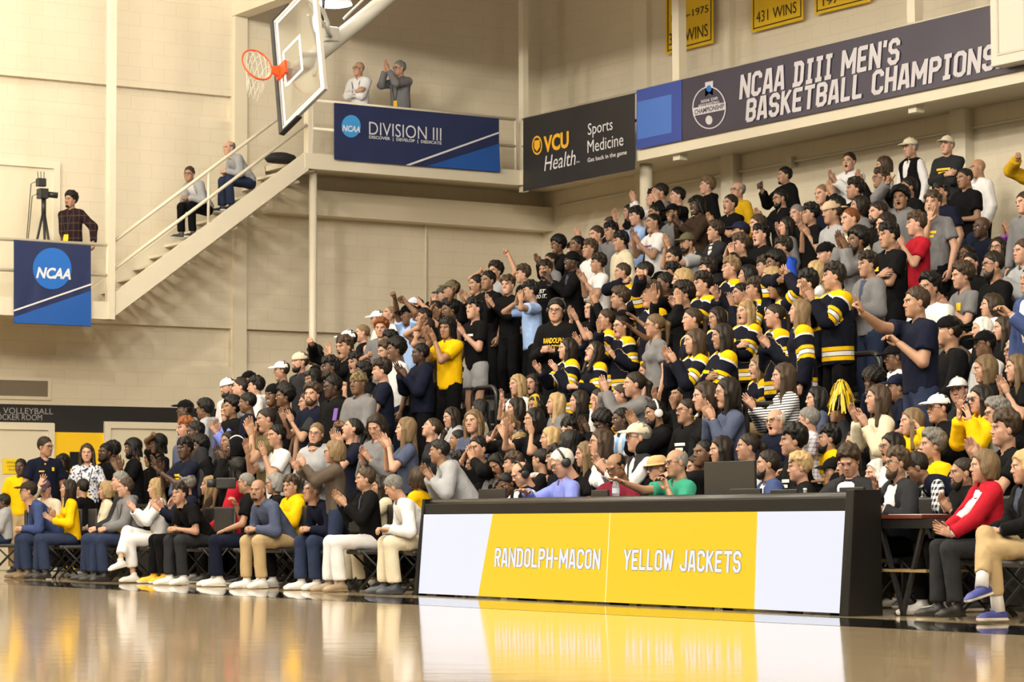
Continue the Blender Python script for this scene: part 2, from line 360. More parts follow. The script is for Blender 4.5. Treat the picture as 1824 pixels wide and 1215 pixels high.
# ================================================================ implicit-surface modelling (numpy)
class Vol:
    def __init__(s, lo, hi, h):
        s.h = h; s.lo = np.asarray(lo, np.float32); n = np.ceil((np.asarray(hi)-s.lo)/h).astype(int)+1
        s.ax = [s.lo[i]+h*np.arange(n[i], dtype=np.float32) for i in range(3)]
        s.D = np.full(tuple(n), .12, np.float32)
    def _sub(s, lo, hi):
        sl = []
        for i in range(3):
            a = int(max(0, math.floor((lo[i]-s.lo[i])/s.h))); b = int(min(len(s.ax[i]), math.ceil((hi[i]-s.lo[i])/s.h)+1)); 
            if b <= a: return None, None
            sl.append(slice(a, b))
        sl = tuple(sl)
        P = np.empty(tuple(x.stop-x.start for x in sl)+(3,), np.float32)
        P[..., 0] = s.ax[0][sl[0]][:, None, None]; P[..., 1] = s.ax[1][sl[1]][None, :, None]; P[..., 2] = s.ax[2][sl[2]][None, None, :]
        return sl, P
    def _merge(s, sl, d, k, op):
        D = s.D[sl]
        if op == 'add':
            if k <= 0: s.D[sl] = np.minimum(D, d); return
            hh = np.maximum(k-np.abs(D-d), 0)/k; s.D[sl] = np.minimum(D, d)-hh*hh*k*.25
        elif op == 'sub':
            d = -d
            if k <= 0: s.D[sl] = np.maximum(D, d); return
            hh = np.maximum(k-np.abs(D-d), 0)/k; s.D[sl] = np.maximum(D, d)+hh*hh*k*.25
    def cap(s, a, b, ra, rb, k=.02, op='add', flat=False, squash=None):
        """tapered capsule a->b; squash=(dir, q) flattens it along dir"""
        a = np.asarray(a, np.float32); b = np.asarray(b, np.float32); m = max(ra, rb)*(max(1., squash[1]) if squash is not None else 1.)+k+.03
        sl, P = s._sub(np.minimum(a, b)-m, np.maximum(a, b)+m)
        if sl is None: return s
        v = b-a; L = float(np.linalg.norm(v))+1e-6; w = P-a; al = w@(v/L); t = np.clip(al/L, 0, 1)
        q = w-t[..., None]*v
        if squash is not None:
            dr = np.asarray(squash[0], np.float32); c = q@dr; q = q+(c*(1/squash[1]-1))[..., None]*dr
        d = np.sqrt((q*q).sum(-1))-(ra+(rb-ra)*t)
        if squash is not None: d = d*(.5+.5*squash[1])
        if flat: d = np.maximum(d, al-L)
        s._merge(sl, d, k, op); return s
    def ell(s, c, r, k=.02, op='add', R=None):
        c = np.asarray(c, np.float32); r = np.asarray(r, np.float32); m = float(r.max())+k+.03
        sl, P = s._sub(c-m, c+m)
        if sl is None: return s
        w = P-c
        if R is not None: w = w@np.asarray(R, np.float32)
        k0 = np.sqrt(((w/r)**2).sum(-1)); k1 = np.sqrt(((w/(r*r))**2).sum(-1))+1e-6
        s._merge(sl, k0*(k0-1)/k1, k, op); return s
    def cut(s, p, n, k=0.):
        """keep the side where (x-p).n < 0"""
        p = np.asarray(p, np.float32); n = np.asarray(n, np.float32); n = n/np.linalg.norm(n)
        X = (s.ax[0]-p[0])*n[0]; Y = (s.ax[1]-p[1])*n[1]; Z = (s.ax[2]-p[2])*n[2]
        d = X[:, None, None]+Y[None, :, None]+Z[None, None, :]
        s._merge((slice(None),)*3, -d, k, 'sub'); return s
    def noise(s, amp, f, seed=0, zf=1.):
        x = s.ax[0][:, None, None]*f; y = s.ax[1][None, :, None]*f; z = s.ax[2][None, None, :]*f*zf; q = seed*1.7
        s.D += amp*(np.sin(x*1.0+y*1.3+q)*np.sin(y*.9-z*1.1+q*2)+.6*np.sin(x*2.3-z*1.9+q*3)*np.sin(y*2.1+z*2.6+q)).astype(np.float32); return s
    def nets(s):
        D = s.D; I = D < 0
        c = I[:-1, :-1, :-1].astype(np.int8)
        for dx, dy, dz in ((1, 0, 0), (0, 1, 0), (0, 0, 1), (1, 1, 0), (1, 0, 1), (0, 1, 1), (1, 1, 1)):
            c = c+I[dx:I.shape[0]-1+dx, dy:I.shape[1]-1+dy, dz:I.shape[2]-1+dz]
        A = np.argwhere((c > 0) & (c < 8)); n = len(A)
        ids = np.full(c.shape, -1, np.int32); ids[A[:, 0], A[:, 1], A[:, 2]] = np.arange(n)
        C = np.array([(i, j, k) for i in (0, 1) for j in (0, 1) for k in (0, 1)])
        vals = np.stack([D[A[:, 0]+q[0], A[:, 1]+q[1], A[:, 2]+q[2]] for q in C], 1)
        acc = np.zeros((n, 3), np.float32); cnt = np.zeros(n, np.float32)
        for a in range(8):
            for bit in (1, 2, 4):
                if a & bit: continue
                b = a | bit; va, vb = vals[:, a], vals[:, b]; mk = (va < 0) != (vb < 0)
                t = np.where(mk, va/np.where(mk, va-vb, 1), 0)
                acc += (mk[:, None]*(C[a]+t[:, None]*(C[b]-C[a]))).astype(np.float32); cnt += mk
        V = s.lo+(A+acc/np.maximum(cnt, 1)[:, None])*s.h
        Qs = []
        for axn in range(3):
            sl0 = [slice(1, -1)]*3; sl1 = [slice(1, -1)]*3; sl0[axn] = slice(0, -1); sl1[axn] = slice(1, None)
            a0 = I[tuple(sl0)]; a1 = I[tuple(sl1)]; E = np.argwhere(a0 != a1)
            if not len(E): continue
            off = np.ones(3, int); off[axn] = 0; E = E+off
            ins = I[E[:, 0], E[:, 1], E[:, 2]]
            u, w = [(1, 2), (2, 0), (0, 1)][axn]
            def cell(du, dw):
                F = E.copy(); F[:, u] -= du; F[:, w] -= dw; return ids[F[:, 0], F[:, 1], F[:, 2]]
            q = np.stack([cell(1, 1), cell(0, 1), cell(0, 0), cell(1, 0)], 1)
            q[~ins] = q[~ins][:, ::-1]; Qs.append(q)
        Q = np.concatenate(Qs) if Qs else np.zeros((0, 4), int)
        Q = Q[(Q >= 0).all(1)]
        return V.astype(np.float32), Q.astype(np.int32)

def merge(parts):
    V = []; Q = []; F = []; n = 0
    for v, q, f in parts:
        V.append(v); Q.append(q+n); F.append(f); n += len(v)
    return np.concatenate(V), np.concatenate(Q), np.concatenate(F)

# ---------------------------------------------------------------- head, eyes, hands, shoes: master shapes
def eye_ball(c):
    prof = [(0., 1), (22, 1), (36, 1), (37, 0), (60, 0), (95, 0)]; V = []; F = []; n = 10; r = .0118
    for a, dark in prof:
        a = math.radians(a)
        for k in range(n):
            b = 2*math.pi*k/n; V.append((c[0]+r*math.sin(a)*math.cos(b), c[1]+r*math.cos(a), c[2]+r*math.sin(a)*math.sin(b)))
            F.append((0, 0, 1., 0) if dark else (0, 0, 0, 1.))
    Q = [(i*n+k, i*n+(k+1) % n, (i+1)*n+(k+1) % n, (i+1)*n+k) for i in range(len(prof)-1) for k in range(n)]
    return np.array(V, np.float32), np.array(Q, np.int32)[:, ::-1], np.array(F, np.float32)
HEADS = {}
def head_master(fem, mouth):
    key = (fem, mouth)
    if key in HEADS: return HEADS[key]
    v = Vol((-.105, -.125, -.175), (.105, .135, .125), .0062)
    j = .9 if fem else 1.
    v.ell((0, -.012, .030), (.074, .094, .086), .01)
    v.ell((0, .020, -.035), (.058*j, .066, .080), .03)
    op = {'o': .018, 's': .004, 'n': 0}[mouth]
    v.cap((-.012*j, .060, -.096-op), (.012*j, .060, -.096-op), .021*j, .021*j, .03)
    for sx in (-1, 1):
        v.cap((sx*.050*j, -.005, -.055), (sx*.018*j, .052, -.092-op), .020*j, .018, .03)
        v.ell((sx*.043, .050, -.017), (.022, .024, .018), .02); v.ell((sx*.034, .042, -.048), (.030, .032, .032), .025)
        v.ell((sx*.0315, .098, .004), (.0175, .021, .0095), .009, 'sub')
        v.ell((sx*.077, -.010, -.008), (.010, .020, .031), .006)
    v.cap((-.036, .078, .024), (.036, .078, .024), .010 if fem else .013, .010 if fem else .013, .016)
    v.cap((0, .082, .010), (0, .100, -.024), .0065, .0105, .014)
    for sx in (-1, 1): v.ell((sx*.0120, .093, -.030), (.0085, .010, .0078), .006)
    wl = .021 if mouth != 's' else .027
    up = .004 if mouth == 's' else 0
    v.cap((-wl, .076, -.057+up), (0, .086, -.0555), .0065, .0075, .008).cap((0, .086, -.0555), (wl, .076, -.057+up), .0075, .0065, .008)
    v.cap((-wl*.8, .076, -.071-op), (wl*.8, .076, -.071-op), .0085, .0085, .010)
    if mouth == 'o': v.ell((0, .086, -.069), (.019, .034, .0155), .004, 'sub')
    if mouth == 's': v.ell((0, .094, -.0655), (.022, .017, .0055), .002, 'sub')
    v.cap((0, -.015, -.07), (0, -.033, -.20), .052 if not fem else .043, .056 if not fem else .047, .03)
    V, Q = v.nets(); x, y, z = V.T
    F = np.zeros((len(V), 4), np.float32); ax = np.abs(x)
    lipz = np.where(mouth == 'n', -.064, -.064)
    F[:, 0] = ((y > .066) & (ax < wl+.004) & (z > -.081-op) & (z < -.050+up)).astype(np.float32)*(.6 if fem else .35)
    F[:, 0] = np.maximum(F[:, 0], .25*np.exp(-((ax-.045)**2+(z+.02)**2)/.0006)*(y > .03))
    F[:, 1] = ((y > .058) & (ax > .011) & (ax < .050) & (np.abs(z-.0235+.10*(ax-.03)**2/.02) < (.004 if fem else .0055))).astype(np.float32)*.7
    if mouth == 'o': F[:, 2] = ((((x/.018)**2+((z+.069)/.0155)**2) < 1.0) & (y > .02) & (y < .0815)).astype(np.float32)
    if mouth == 's': F[:, 3] = ((ax < .0215) & (np.abs(z+.0655) < .0058) & (y > .04)).astype(np.float32); F[:, 0] *= (F[:, 3] < .5)
    if mouth == 'n': F[:, 2] = ((ax < wl-.001) & (np.abs(z+.0635) < .0024) & (y > .06)).astype(np.float32)*.7
    F[:, 2] = np.maximum(F[:, 2], .5*((((ax-.0315)/.020)**2+((z-.0115)/.0045)**2) < 1)*(y > .05))
    P = [(V, Q, F)]+[eye_ball((sx*.0315, .0728, .003)) for sx in (-1, 1)]
    HEADS[key] = merge(P); return HEADS[key]

HANDS = {}
def hand_master(pose):
    """right hand: wrist at the origin, fingers along +y, palm facing -z, thumb towards -x"""
    if pose in HANDS: return HANDS[pose]
    v = Vol((-.085, -.03, -.09), (.07, .215, .05), .0056)
    v.cap((0, -.02, 0), (0, .02, 0), .024, .025, .01, squash=((0, 0, 1), .75))
    v.cap((-.016, .025, 0), (-.022, .082, 0), .017, .0155, .012).cap((.012, .025, 0), (.020, .078, 0), .017, .0145, .012).cap((0, .03, 0), (0, .085, 0), .016, .016, .012)
    fx = (-.029, -.0095, .0095, .027); fl = (.072, .080, .074, .058); base = (.088, .093, .089, .080)
    curl = {'flat': (.05,)*4, 'relax': (.55, .65, .75, .85), 'fist': (1.62,)*4, 'point': (.05, 1.6, 1.6, 1.6), 'spread': (.12, .1, .1, .15), 'grip': (1.1, 1.15, 1.2, 1.25)}[pose]
    sp = {'spread': .22, 'flat': .05}.get(pose, .03)
    for i in range(4):
        p = np.array([fx[i], base[i], 0.]); a = 0; r = .0088 if i < 3 else .0078
        d0 = np.array([(i-1.5)*sp, 1, 0]); d0 /= np.linalg.norm(d0)
        for sgl, c in ((.46, 1.), (.30, 1.05), (.24, .8)):
            a += curl[i]*c; q = p+(d0*math.cos(a)+np.array([0, 0, -1.])*math.sin(a))*fl[i]*sgl
            v.cap(p, q, r, r*.94, .004); p = q; r *= .94
    if pose in ('fist', 'point', 'grip'): th = [(-.026, .022, -.008), (-.040, .055, -.026), (-.022, .082, -.046), (-.002, .088, -.050)]
    elif pose == 'spread': th = [(-.024, .018, -.004), (-.052, .042, -.012), (-.072, .068, -.016), (-.082, .092, -.018)]
    else: th = [(-.024, .018, -.006), (-.043, .045, -.018), (-.050, .074, -.024), (-.050, .098, -.026)]
    for (p, q, r, r2) in ((th[0], th[1], .0145, .0115), (th[1], th[2], .0108, .0098), (th[2], th[3], .0098, .0086)): v.cap(p, q, r, r2, .006)
    V, Q = v.nets(); HANDS[pose] = (V, Q, np.zeros((len(V), 4), np.float32)); return HANDS[pose]

SHARED = {}
def shared(key, fn):
    if key not in SHARED: SHARED[key] = fn()
    return SHARED[key]
def shoe_mesh(kind):
    def f():
        v = Vol((-.07, -.12, -.105), (.07, .24, .06), .0075)
        v.cap((0, -.045, -.055), (0, .13, -.062), .042, .040, .02, squash=((0, 0, 1), .95))
        v.cap((0, .12, -.066), (0, .175, -.070), .040, .030, .03, squash=((0, 0, 1), .7))
        v.cap((0, -.01, -.03), (0, -.008, .02 if kind != 'boot' else .05), .044, .042, .03)
        v.cap((0, .01, -.035), (0, .09, -.055), .036, .03, .02)
        v.cut((0, 0, -.088), (0, 0, -1))
        v.cap((0, -.055, -.084), (0, .165, -.084), .043, .037, .004, squash=((0, 0, 1), .30))
        v.cut((0, 0, -.0955), (0, 0, -1)).cut((0, 0, .035), (0, 0, 1))
        V, Q = v.nets(); so = np.clip((-.066-V[:, 2])/.004, 0, 1) if kind in ('sneaker', 'white') else np.zeros(len(V))
        return mesh_np('shoe', V, Q, m_objcol('shoe_leather', .5, 'shoe'), True, {'sole': so})
    return shared(('shoe', kind), f)

def hair_mesh(style):
    def f():
        h = .0085; long_ = style in ('lg', 'lw', 'dr', 'pt', 'bob', 'hb')
        v = Vol((-.17, -.21, -.34 if long_ else -.14), (.17, .17, .21), h)
        th = {'bz': .004, 'sh': .012, 'md': .020, 'cu': .026, 'af': .034, 'bf': .008, 'pt': .007, 'bn': .008, 'lg': .013, 'lw': .016, 'bob': .020, 'dr': .022, 'hb': .010}[style]
        lift = {'md': .012, 'cu': .010, 'af': .012, 'sh': .003}.get(style, 0)
        ts = th*.6 if style in ('sh', 'md', 'bf') else th
        v.ell((0, -.014-.2*th, .030+lift), (.076+ts, .096+th*.9, .087+th*1.15), .01)
        if style in ('af',): v.ell((0, -.028, .055), (.112, .112, .104), .03)
        if style in ('md', 'cu'):
            rr = random.Random(5 if style == 'md' else 9)
            for i in range(16):
                a = rr.uniform(-2.4, 2.4); e = rr.uniform(.15, 1.25); R_ = .094
                v.ell((R_*math.sin(a)*math.cos(e)*.85, R_*math.cos(a)*math.cos(e)-.01, .045+R_*math.sin(e)), (.028, .028, .022), .012)
        v.cut((0, .004, 0), (0, .80, -.75) if style != 'md' else (0, .86, -.60), .006)
        v.cut((0, 0, -.080 if not long_ else -.11), (0, 0, -1), .01)
        if style == 'md':
            for sx in (-.035, -.005, .03): v.cap((sx, .06, .088), (sx-.012, .086, .058), .020, .010, .015)
        if style == 'bf': v.ell((0, .015, .085), (.078, .10, .062), .01, 'sub')
        for sx in (-1, 1):
            if not long_: v.ell((sx*.088, -.002, -.018), (.022, .026, .034), .008, 'sub')
        if style in ('sh', 'bz', 'md', 'bf', 'cu'):
            v.cut((0, 0, -.078), (0, -.25, -1), .01)
        if style in ('lg', 'lw', 'hb', 'bob'):
            zl = {'lg': -.27, 'lw': -.24, 'bob': -.055, 'hb': -.10}[style]
            v.cap((0, -.075, .02), (0, -.105, zl), .070, .060, .04, squash=((0, 1, 0), .55))
            for sx in (-1, 1):
                v.cap((sx*.052, .022, .085), (sx*.084, .022, -.01), .020, .022, .02)
                v.cap((sx*.084, .018, -.01), (sx*.092, .015 if style != 'lg' else .03, zl*.92), .024, .022 if style != 'lw' else .030, .02)
            for sx in (-1, 1): v.ell((sx*.074, -.035, -.045), (.030, .055, .105), .02)
            if style == 'bob': v.cut((0, 0, -.105), (0, .15, -1), .02); v.ell((0, -.045, .01), (.108, .092, .105), .03)
            v.ell((0, .095, -.028), (.060, .07, .092), .012, 'sub')
            v.cap((0, -.02, -.075), (0, -.02, -.17), .045, .050, .01, 'sub')
        if style == 'pt':
            v.cap((0, -.100, .045), (0, -.150, .0), .022, .030, .02).cap((0, -.150, 0), (0, -.135, -.21), .032, .014, .02)
        if style == 'bn': v.ell((0, -.125, .055), (.045, .040, .042), .015)
        if style == 'dr':
            rr = random.Random(3)
            for i in range(30):
                a = math.pi*.30+rr.random()*math.pi*1.4; x, y = math.sin(a), math.cos(a)
                v.cap((.078*x, .085*y-.01, .06), (.098*x, .105*y-.01, -.06-rr.random()*.07), .013, .010, .004)
            for i in range(5): v.cap((-.05+.025*i, .06, .10), (-.055+.028*i, .09, .045+.02*rr.random()), .013, .009, .004)
        amp, fr = {'af': (.006, 95), 'cu': (.006, 80), 'md': (.0062, 62), 'lw': (.006, 42), 'dr': (.002, 60), 'bob': (.004, 45), 'sh': (.0042, 70), 'bf': (.003, 75), 'lg': (.004, 52), 'hb': (.003, 60)}.get(style, (.0022, 70))
        v.noise(amp, fr, 2, .22 if style in ('lg', 'lw', 'bob', 'md') else .8)
        V, Q = v.nets(); return mesh_np('hair_'+style, V, Q, m_objcol('hair', .5, 'hair'), True)
    return shared(('hair', style), f)
def beard_mesh(kind):
    def f():
        v = Vol((-.10, -.06, -.17), (.10, .14, .03), .0065)
        if kind == 'bd':
            v.ell((0, .020, -.040), (.063, .072, .086), .01)
            for sx in (-1, 1): v.cap((sx*.052, -.005, -.055), (sx*.018, .054, -.100), .026, .026, .03)
            v.cap((-.012, .062, -.100), (.012, .062, -.100), .030, .030, .03)
            v.ell((0, .095, -.010), (.058, .075, .036), .008, 'sub'); v.cut((0, .008, 0), (0, -1, -.15), .006); v.cut((0, 0, -.02), (0, 0, 1), .004)
            for sx in (-1, 1): v.ell((sx*.04, .09, -.025), (.026, .05, .022), .006, 'sub')
            v.ell((0, .095, -.0655), (.023, .03, .012), .004, 'sub')
        if kind == 'gt':
            v.cap((-.012, .064, -.098), (.012, .064, -.098), .027, .027, .01)
            v.cut((0, 0, -.080), (0, 0, 1), .004)
        if kind in ('gt', 'ms'): v.cap((-.022, .083, -.050), (0, .090, -.046), .005, .0065, .004).cap((0, .090, -.046), (.022, .083, -.050), .0065, .005, .004)
        v.noise(.0012, 160, 1)
        V, Q = v.nets(); return mesh_np('beard_'+kind, V, Q, m_objcol('hair', .5, 'hair'), True)
    return shared(('beard', kind), f)
def cap_mesh(kind):
    def f():
        v = Vol((-.16, -.16, -.10), (.16, .24, .20), .0072)
        if kind in ('fwd', 'bwd'):
            v.ell((0, -.008, .040), (.088, .108, .092), .01); v.cut((0, 0, .034), (0, .10, -1), .004)
            v.ell((0, -.008, .135), (.012, .012, .007), .004)
            b = Vol(v.lo, [a[-1] for a in v.ax], v.h); b.ell((0, .108, .030), (.078, .082, .035), .0); b.ell((0, .105, .010), (.092, .110, .042), .004, 'sub'); b.cut((0, .055, 0), (0, -1, 0))
            v.D = np.minimum(v.D, b.D)
            V, Q = v.nets()
            if kind == 'bwd': V = V*np.array([-1, -1, 1], np.float32)+np.array([0, -.012, 0], np.float32)
        elif kind == 'bn':
            v.ell((0, -.014, .040), (.090, .108, .098), .01); v.cut((0, 0, .018), (0, .20, -1), .006)
            v.cap((-.0, -.014, .030), (0, -.014, .031), .10, .10, .01, squash=((0, 0, 1), .22)); v.noise(.001, 120, 1); V, Q = v.nets()
        elif kind == 'hood':
            v.ell((0, -.030, .020), (.108, .125, .125), .01); v.cap((0, -.06, -.02), (0, -.03, -.09), .10, .10, .04); v.ell((0, .105, -.005), (.072, .13, .105), .015, 'sub'); V, Q = v.nets()
        elif kind == 'straw':
            v.ell((0, -.01, .060), (.090, .108, .085), .01); v.ell((0, -.01, .142), (.03, .06, .02), .02, 'sub'); v.cut((0, 0, .040), (0, 0, -1), .004)
            v.ell((0, -.005, .040), (.135, .158, .010), .006); V, Q = v.nets()
        elif kind == 'hb':
            v.ell((0, -.016, .034), (.090, .112, .104), .0)
            v.cut((0, .055, .07), (0, .9, .25), .0); v.cut((0, .005, .04), (0, -.9, -.25), .0); V, Q = v.nets()
        return mesh_np('cap_'+kind, V, Q, m_objcol('cotton', .85), True)
    return shared(('cap', kind), f)
def glasses_mesh(dark):
    def f():
        m = MB()
        for sx in (-1, 1):
            c = [(sx*.0325+.0225*math.cos(a), .094-.010*abs(math.cos(a)*sx > .3)*0-.004*(sx*math.cos(a)), .003+.0165*math.sin(a)) for a in [2*math.pi*k/14 for k in range(14)]]
            m.tube(c, .0022, 5, closed=True)
            m.tube([(sx*.055, .090, .007), (sx*.074, .050, .006), (sx*.080, -.012, .002)], .0022, 5)
            if dark: m._a(c+[(sx*.0325, .096, .003)], [], [(k, (k+1) % 14, 14) for k in range(14)])
        m.tube([(-.0105, .097, .006), (0, .101, .008), (.0105, .097, .006)], .0022, 5)
        return mesh_np('glasses', m.V, (m.Q, m.T), mat('glasses_frame', (.02, .016, .014), .3), True)
    return shared(('gl', dark), f)
def headset_mesh():
    def f():
        m = MB(); m.tube([(.094*math.cos(a), -.012, .028+.108*math.sin(a)) for a in np.linspace(0, math.pi, 14)], .010, 8)
        for sx in (-1, 1): m.lathe([(.0, -.016), (.036, -.014), (.042, -.004), (.042, .012), (.030, .018), (0., .018)], 16)
        V = np.array(m.V); n = 16*6
        for i, sx in ((-2, -1), (-1, 1)):
            seg = V[len(V)+i*n:len(V)+(i+1)*n if i < -1 else None].copy()
            V[len(V)+i*n:(len(V)+(i+1)*n) if i < -1 else None] = np.stack([sx*(.088+seg[:, 2]), seg[:, 0]-.012, seg[:, 1]-.008], 1)
        return mesh_np('headset', V, (m.Q, m.T), mat('headset_plastic', (.012, .012, .013), .4), True)
    return shared(('hp',), f)

# ---------------------------------------------------------------- one person
SKIN = {'1': (.46, .265, .185), '2': (.36, .205, .132), '3': (.255, .14, .082), '4': (.135, .070, .039), '5': (.066, .035, .022)}
HAIRC = {'K': (.0055, .0048, .0045), 'B': (.0155, .0105, .0075), 'b': (.042, .027, .0165), 'l': (.15, .10, .052), 'y': (.36, .25, .12), 'r': (.16, .050, .014), 'g': (.17, .165, .155), 'w': (.50, .49, .46)}
CLO = {'k': (.0042, .0042, .0050), 'c': (.022, .023, .027), 'g': (.155, .155, .165), 'G': (.32, .33, .355), 'n': (.0065, .0085, .021), 'w': (.66, .66, .68), 'W': (.66, .66, .68), 'e': (.60, .54, .41), 'y': (.74, .44, .004), 'Y': (.48, .29, .01),
       'b': (.30, .43, .72), 'B': (.038, .060, .16), 'Q': (.02, .07, .45), 'r': (.34, .010, .022), 't': (.085, .066, .050), 'o': (.105, .085, .04), 'p': (.18, .22, .60), 's': (.062, .078, .135), 'm': (.13, .010, .022), 'u': (.25, .07, .36),
       'a': (.035, .25, .165), 'd': (.040, .025, .017), 'h': (.40, .295, .16), 'j': (.022, .032, .070), 'f': (.7, .7, .7), 'x': (.1, .06, .05), 'v': (.7, .7, .75), 'z': (.7, .7, .7)}
WORD = {'k': 'black', 'c': 'charcoal', 'g': 'grey', 'G': 'light grey', 'n': 'navy', 'w': 'white', 'e': 'cream', 'y': 'yellow', 'Y': 'mustard', 'b': 'light blue', 'B': 'blue', 'Q': 'royal blue', 'r': 'red', 't': 'taupe', 'o': 'olive', 'p': 'periwinkle',
        's': 'slate-blue', 'm': 'maroon', 'u': 'purple', 'a': 'green', 'd': 'brown', 'h': 'khaki', 'j': 'denim', 'f': 'floral', 'x': 'plaid', 'v': 'checked', 'z': 'striped', 'W': 'white', 'l': 'tan'}
PAT = {'f': 'floral', 'z': 'stripes', 'x': 'plaid', 'v': 'finecheck'}
def unit(v): v = np.asarray(v, float); return v/(np.linalg.norm(v)+1e-9)
def rotm(axis, a): return np.array(Matrix.Rotation(a, 3, axis))

XF, PIT, Z0, RISE, NROW, YEND = 13.95, .70, .55, .278, 13, 32.6
PEOPLE = []

class Person:
    def __init__(s, x, y, toks, label=None, short=None):
        s.px, s.py, s.label, s.short = float(x), float(y), label, short
        s.post = 'S'; s.X = None; s.Y = None; s.hf = 72; s.bf = None; s.skin = '2'; s.hair = 'shB'; s.top = 'tee.k'; s.bot = 'k'; s.fl = set(); s.hand = {}; s.txt = None
        i = 0; t = list(toks); s.post = t[0]; k = 1
        if len(t[k]) > 1 and t[k][0] in 'XY' and t[k][1:].replace('.', '').isdigit():
            setattr(s, t[k][0], float(t[k][1:])); k += 1
        if s.post == 'F' and s.X is None and s.Y is None: s.Y = 33.
        s.skin = t[k]; s.hair = t[k+1]; s.top = t[k+2]; s.bot = t[k+3]; k += 4
        for q in t[k:]:
            if q[0] == 'h' and q[1:].lstrip('-').isdigit(): s.hf = float(q[1:])
            elif q[0] == 'b' and q[1:].lstrip('-').isdigit(): s.bf = float(q[1:])
            elif q[:2] in ('L@', 'R@'): s.hand[q[0]] = tuple(map(float, q[2:].split(',')))
            elif q[:4] == 'txt:': s.txt = q[4:]
            else: s.fl.add(q)
        if s.bf is None: s.bf = s.hf*.8+8
        s.fem = s.hair[:2] in ('lg', 'lw', 'pt', 'bo', 'hb') or s.hair == 'bnK'
        s.seed = int(s.px*7+s.py*13); s.rng = random.Random(s.seed)
        PEOPLE.append(s)

    # ---- place: find the row / floor spot that the head sits over
    def place(s, row=None):
        fl = s.fl
        s.lean = math.radians(38 if 'lean' in fl and s.post != 'F' else 62 if 'lean2' in fl else 34 if 'lean' in fl else (6 if s.post in 'TC' or s.post == 'T2' else 2))
        hx = .015
        def geom(sc, seat):
            # head-top in the person's own frame (feet at origin)
            u = np.array([0, math.sin(s.lean), math.cos(s.lean)])
            P = np.array([0, 0, seat+.10*sc]) if seat is not None else np.array([0, -.12*math.sin(s.lean), .95*sc])
            N = P+u*.52*sc; hu = unit(u*.6+np.array([0, 0, .6])); hc = N+hu*.150*sc+np.array([0, .015*sc, 0])
            return P, u, N, hc, hc[2]+.120*sc
        def solve(X=None, Y=None):
            W_ = on(s.px, s.py, 0, X) if X is not None else on(s.px, s.py, 1, Y)
            return W_
        exp = (1.77 if not s.fem else 1.67)+(.0 if s.hair[:2] != 'af' else .05)
        if s.post in ('S', 'T', 'T2'):
            s.cand = []
            for k in range(-1, NROW):
                X0 = XF+PIT*k+(.18 if s.post == 'S' else .42); z = Z0+RISE*k
                if k < 0: X0, z = (13.62 if s.post == 'S' else 14.10), 0.
                for it in range(2):
                    W_ = on(s.px, s.py, 0, X0)
                    fw_ = s.fwd(W_, s.bf)
                    sc = .97; P, u, N, hc, top = geom(sc, (.42 if k >= 0 else .56) if s.post != 'S' else None)
                    W_ = on(s.px, s.py, 0, X0+fw_[0]*(hc[1]-P[1]))
                h_ = W_[2]-z; e = exp if s.post == 'S' else (1.33 if not s.fem else 1.27)+(.14 if k < 0 else 0)
                s.cand.append((((h_-e)/.12)**2+0, k, W_, h_, z))
            if row is None: return s
            c, s.row, W_, h_, s.z0 = s.cand[row+1]
        else:
            s.row = -1; s.z0 = 0.
            if s.Y is not None: W_ = on(s.px, s.py, 1, s.Y)
            else:
                X0 = s.X if s.X is not None else 12.95
                W_ = on(s.px, s.py, 0, X0)
                fw_ = s.fwd(W_, s.bf); P, u, N, hc, top = geom(1, .45)
                W_ = on(s.px, s.py, 0, X0+fw_[0]*(hc[1]-P[1]))
            if hasattr(s, 'zfix'): s.z0 = s.zfix
            h_ = W_[2]-s.z0
        hair = {'af': .075, 'cu': .035, 'md': .034, 'dr': .022, 'bald': 0., 'straw': .03}.get(s.hair[:2] if s.hair not in ('bald', 'straw') else s.hair, .016)
        if s.hair[:2] in ('ca', 'cw', 'ck', 'ct'): hair = .018
        s.seat = None
        if s.post in ('S', 'F'):
            one = geom(1., None)[4]; s.sc = (h_-hair)/one
            if s.sc < .80: s.seat = None
            s.sc = min(max(s.sc, .72), 1.16)
        else:
            s.seat = (.42 if s.row >= 0 else .56) if s.post == 'T' else .44
            s.sc = 1.
            for it in range(6):
                top = geom(s.sc, s.seat)[4]; s.sc = min(max(s.sc+(h_-hair-top)/.85, .70), 1.12)
            top = geom(s.sc, s.seat)[4]
            s.seat += (h_-hair-top)
            if s.post == 'C': s.seat = max(.36, min(s.seat, .80))
        s.P, s.u, s.N, s.hc, top = geom(s.sc, s.seat)
        # exact place: keep the head top on its ray at that depth
        f = s.fwd(W_, s.bf); s.f = f; s.r = np.array([f[1], -f[0], 0.])
        s.rot = np.stack([s.r, f, np.array([0, 0, 1.])], 1)    # local -> world
        loc = W_-s.rot@np.array([0, s.hc[1], 0]); s.loc = np.array([loc[0], loc[1], s.z0])
        s.depth = depth_of(W_); s.headW = W_
        return s
    def fwd(s, W_, ang):
        c = toward_cam(W_); a = math.radians(ang); d = c*math.cos(a)+LEFTV*math.sin(a); return unit(d)
    def tolocal(s, W_): return s.rot.T@(np.asarray(W_)-s.loc)

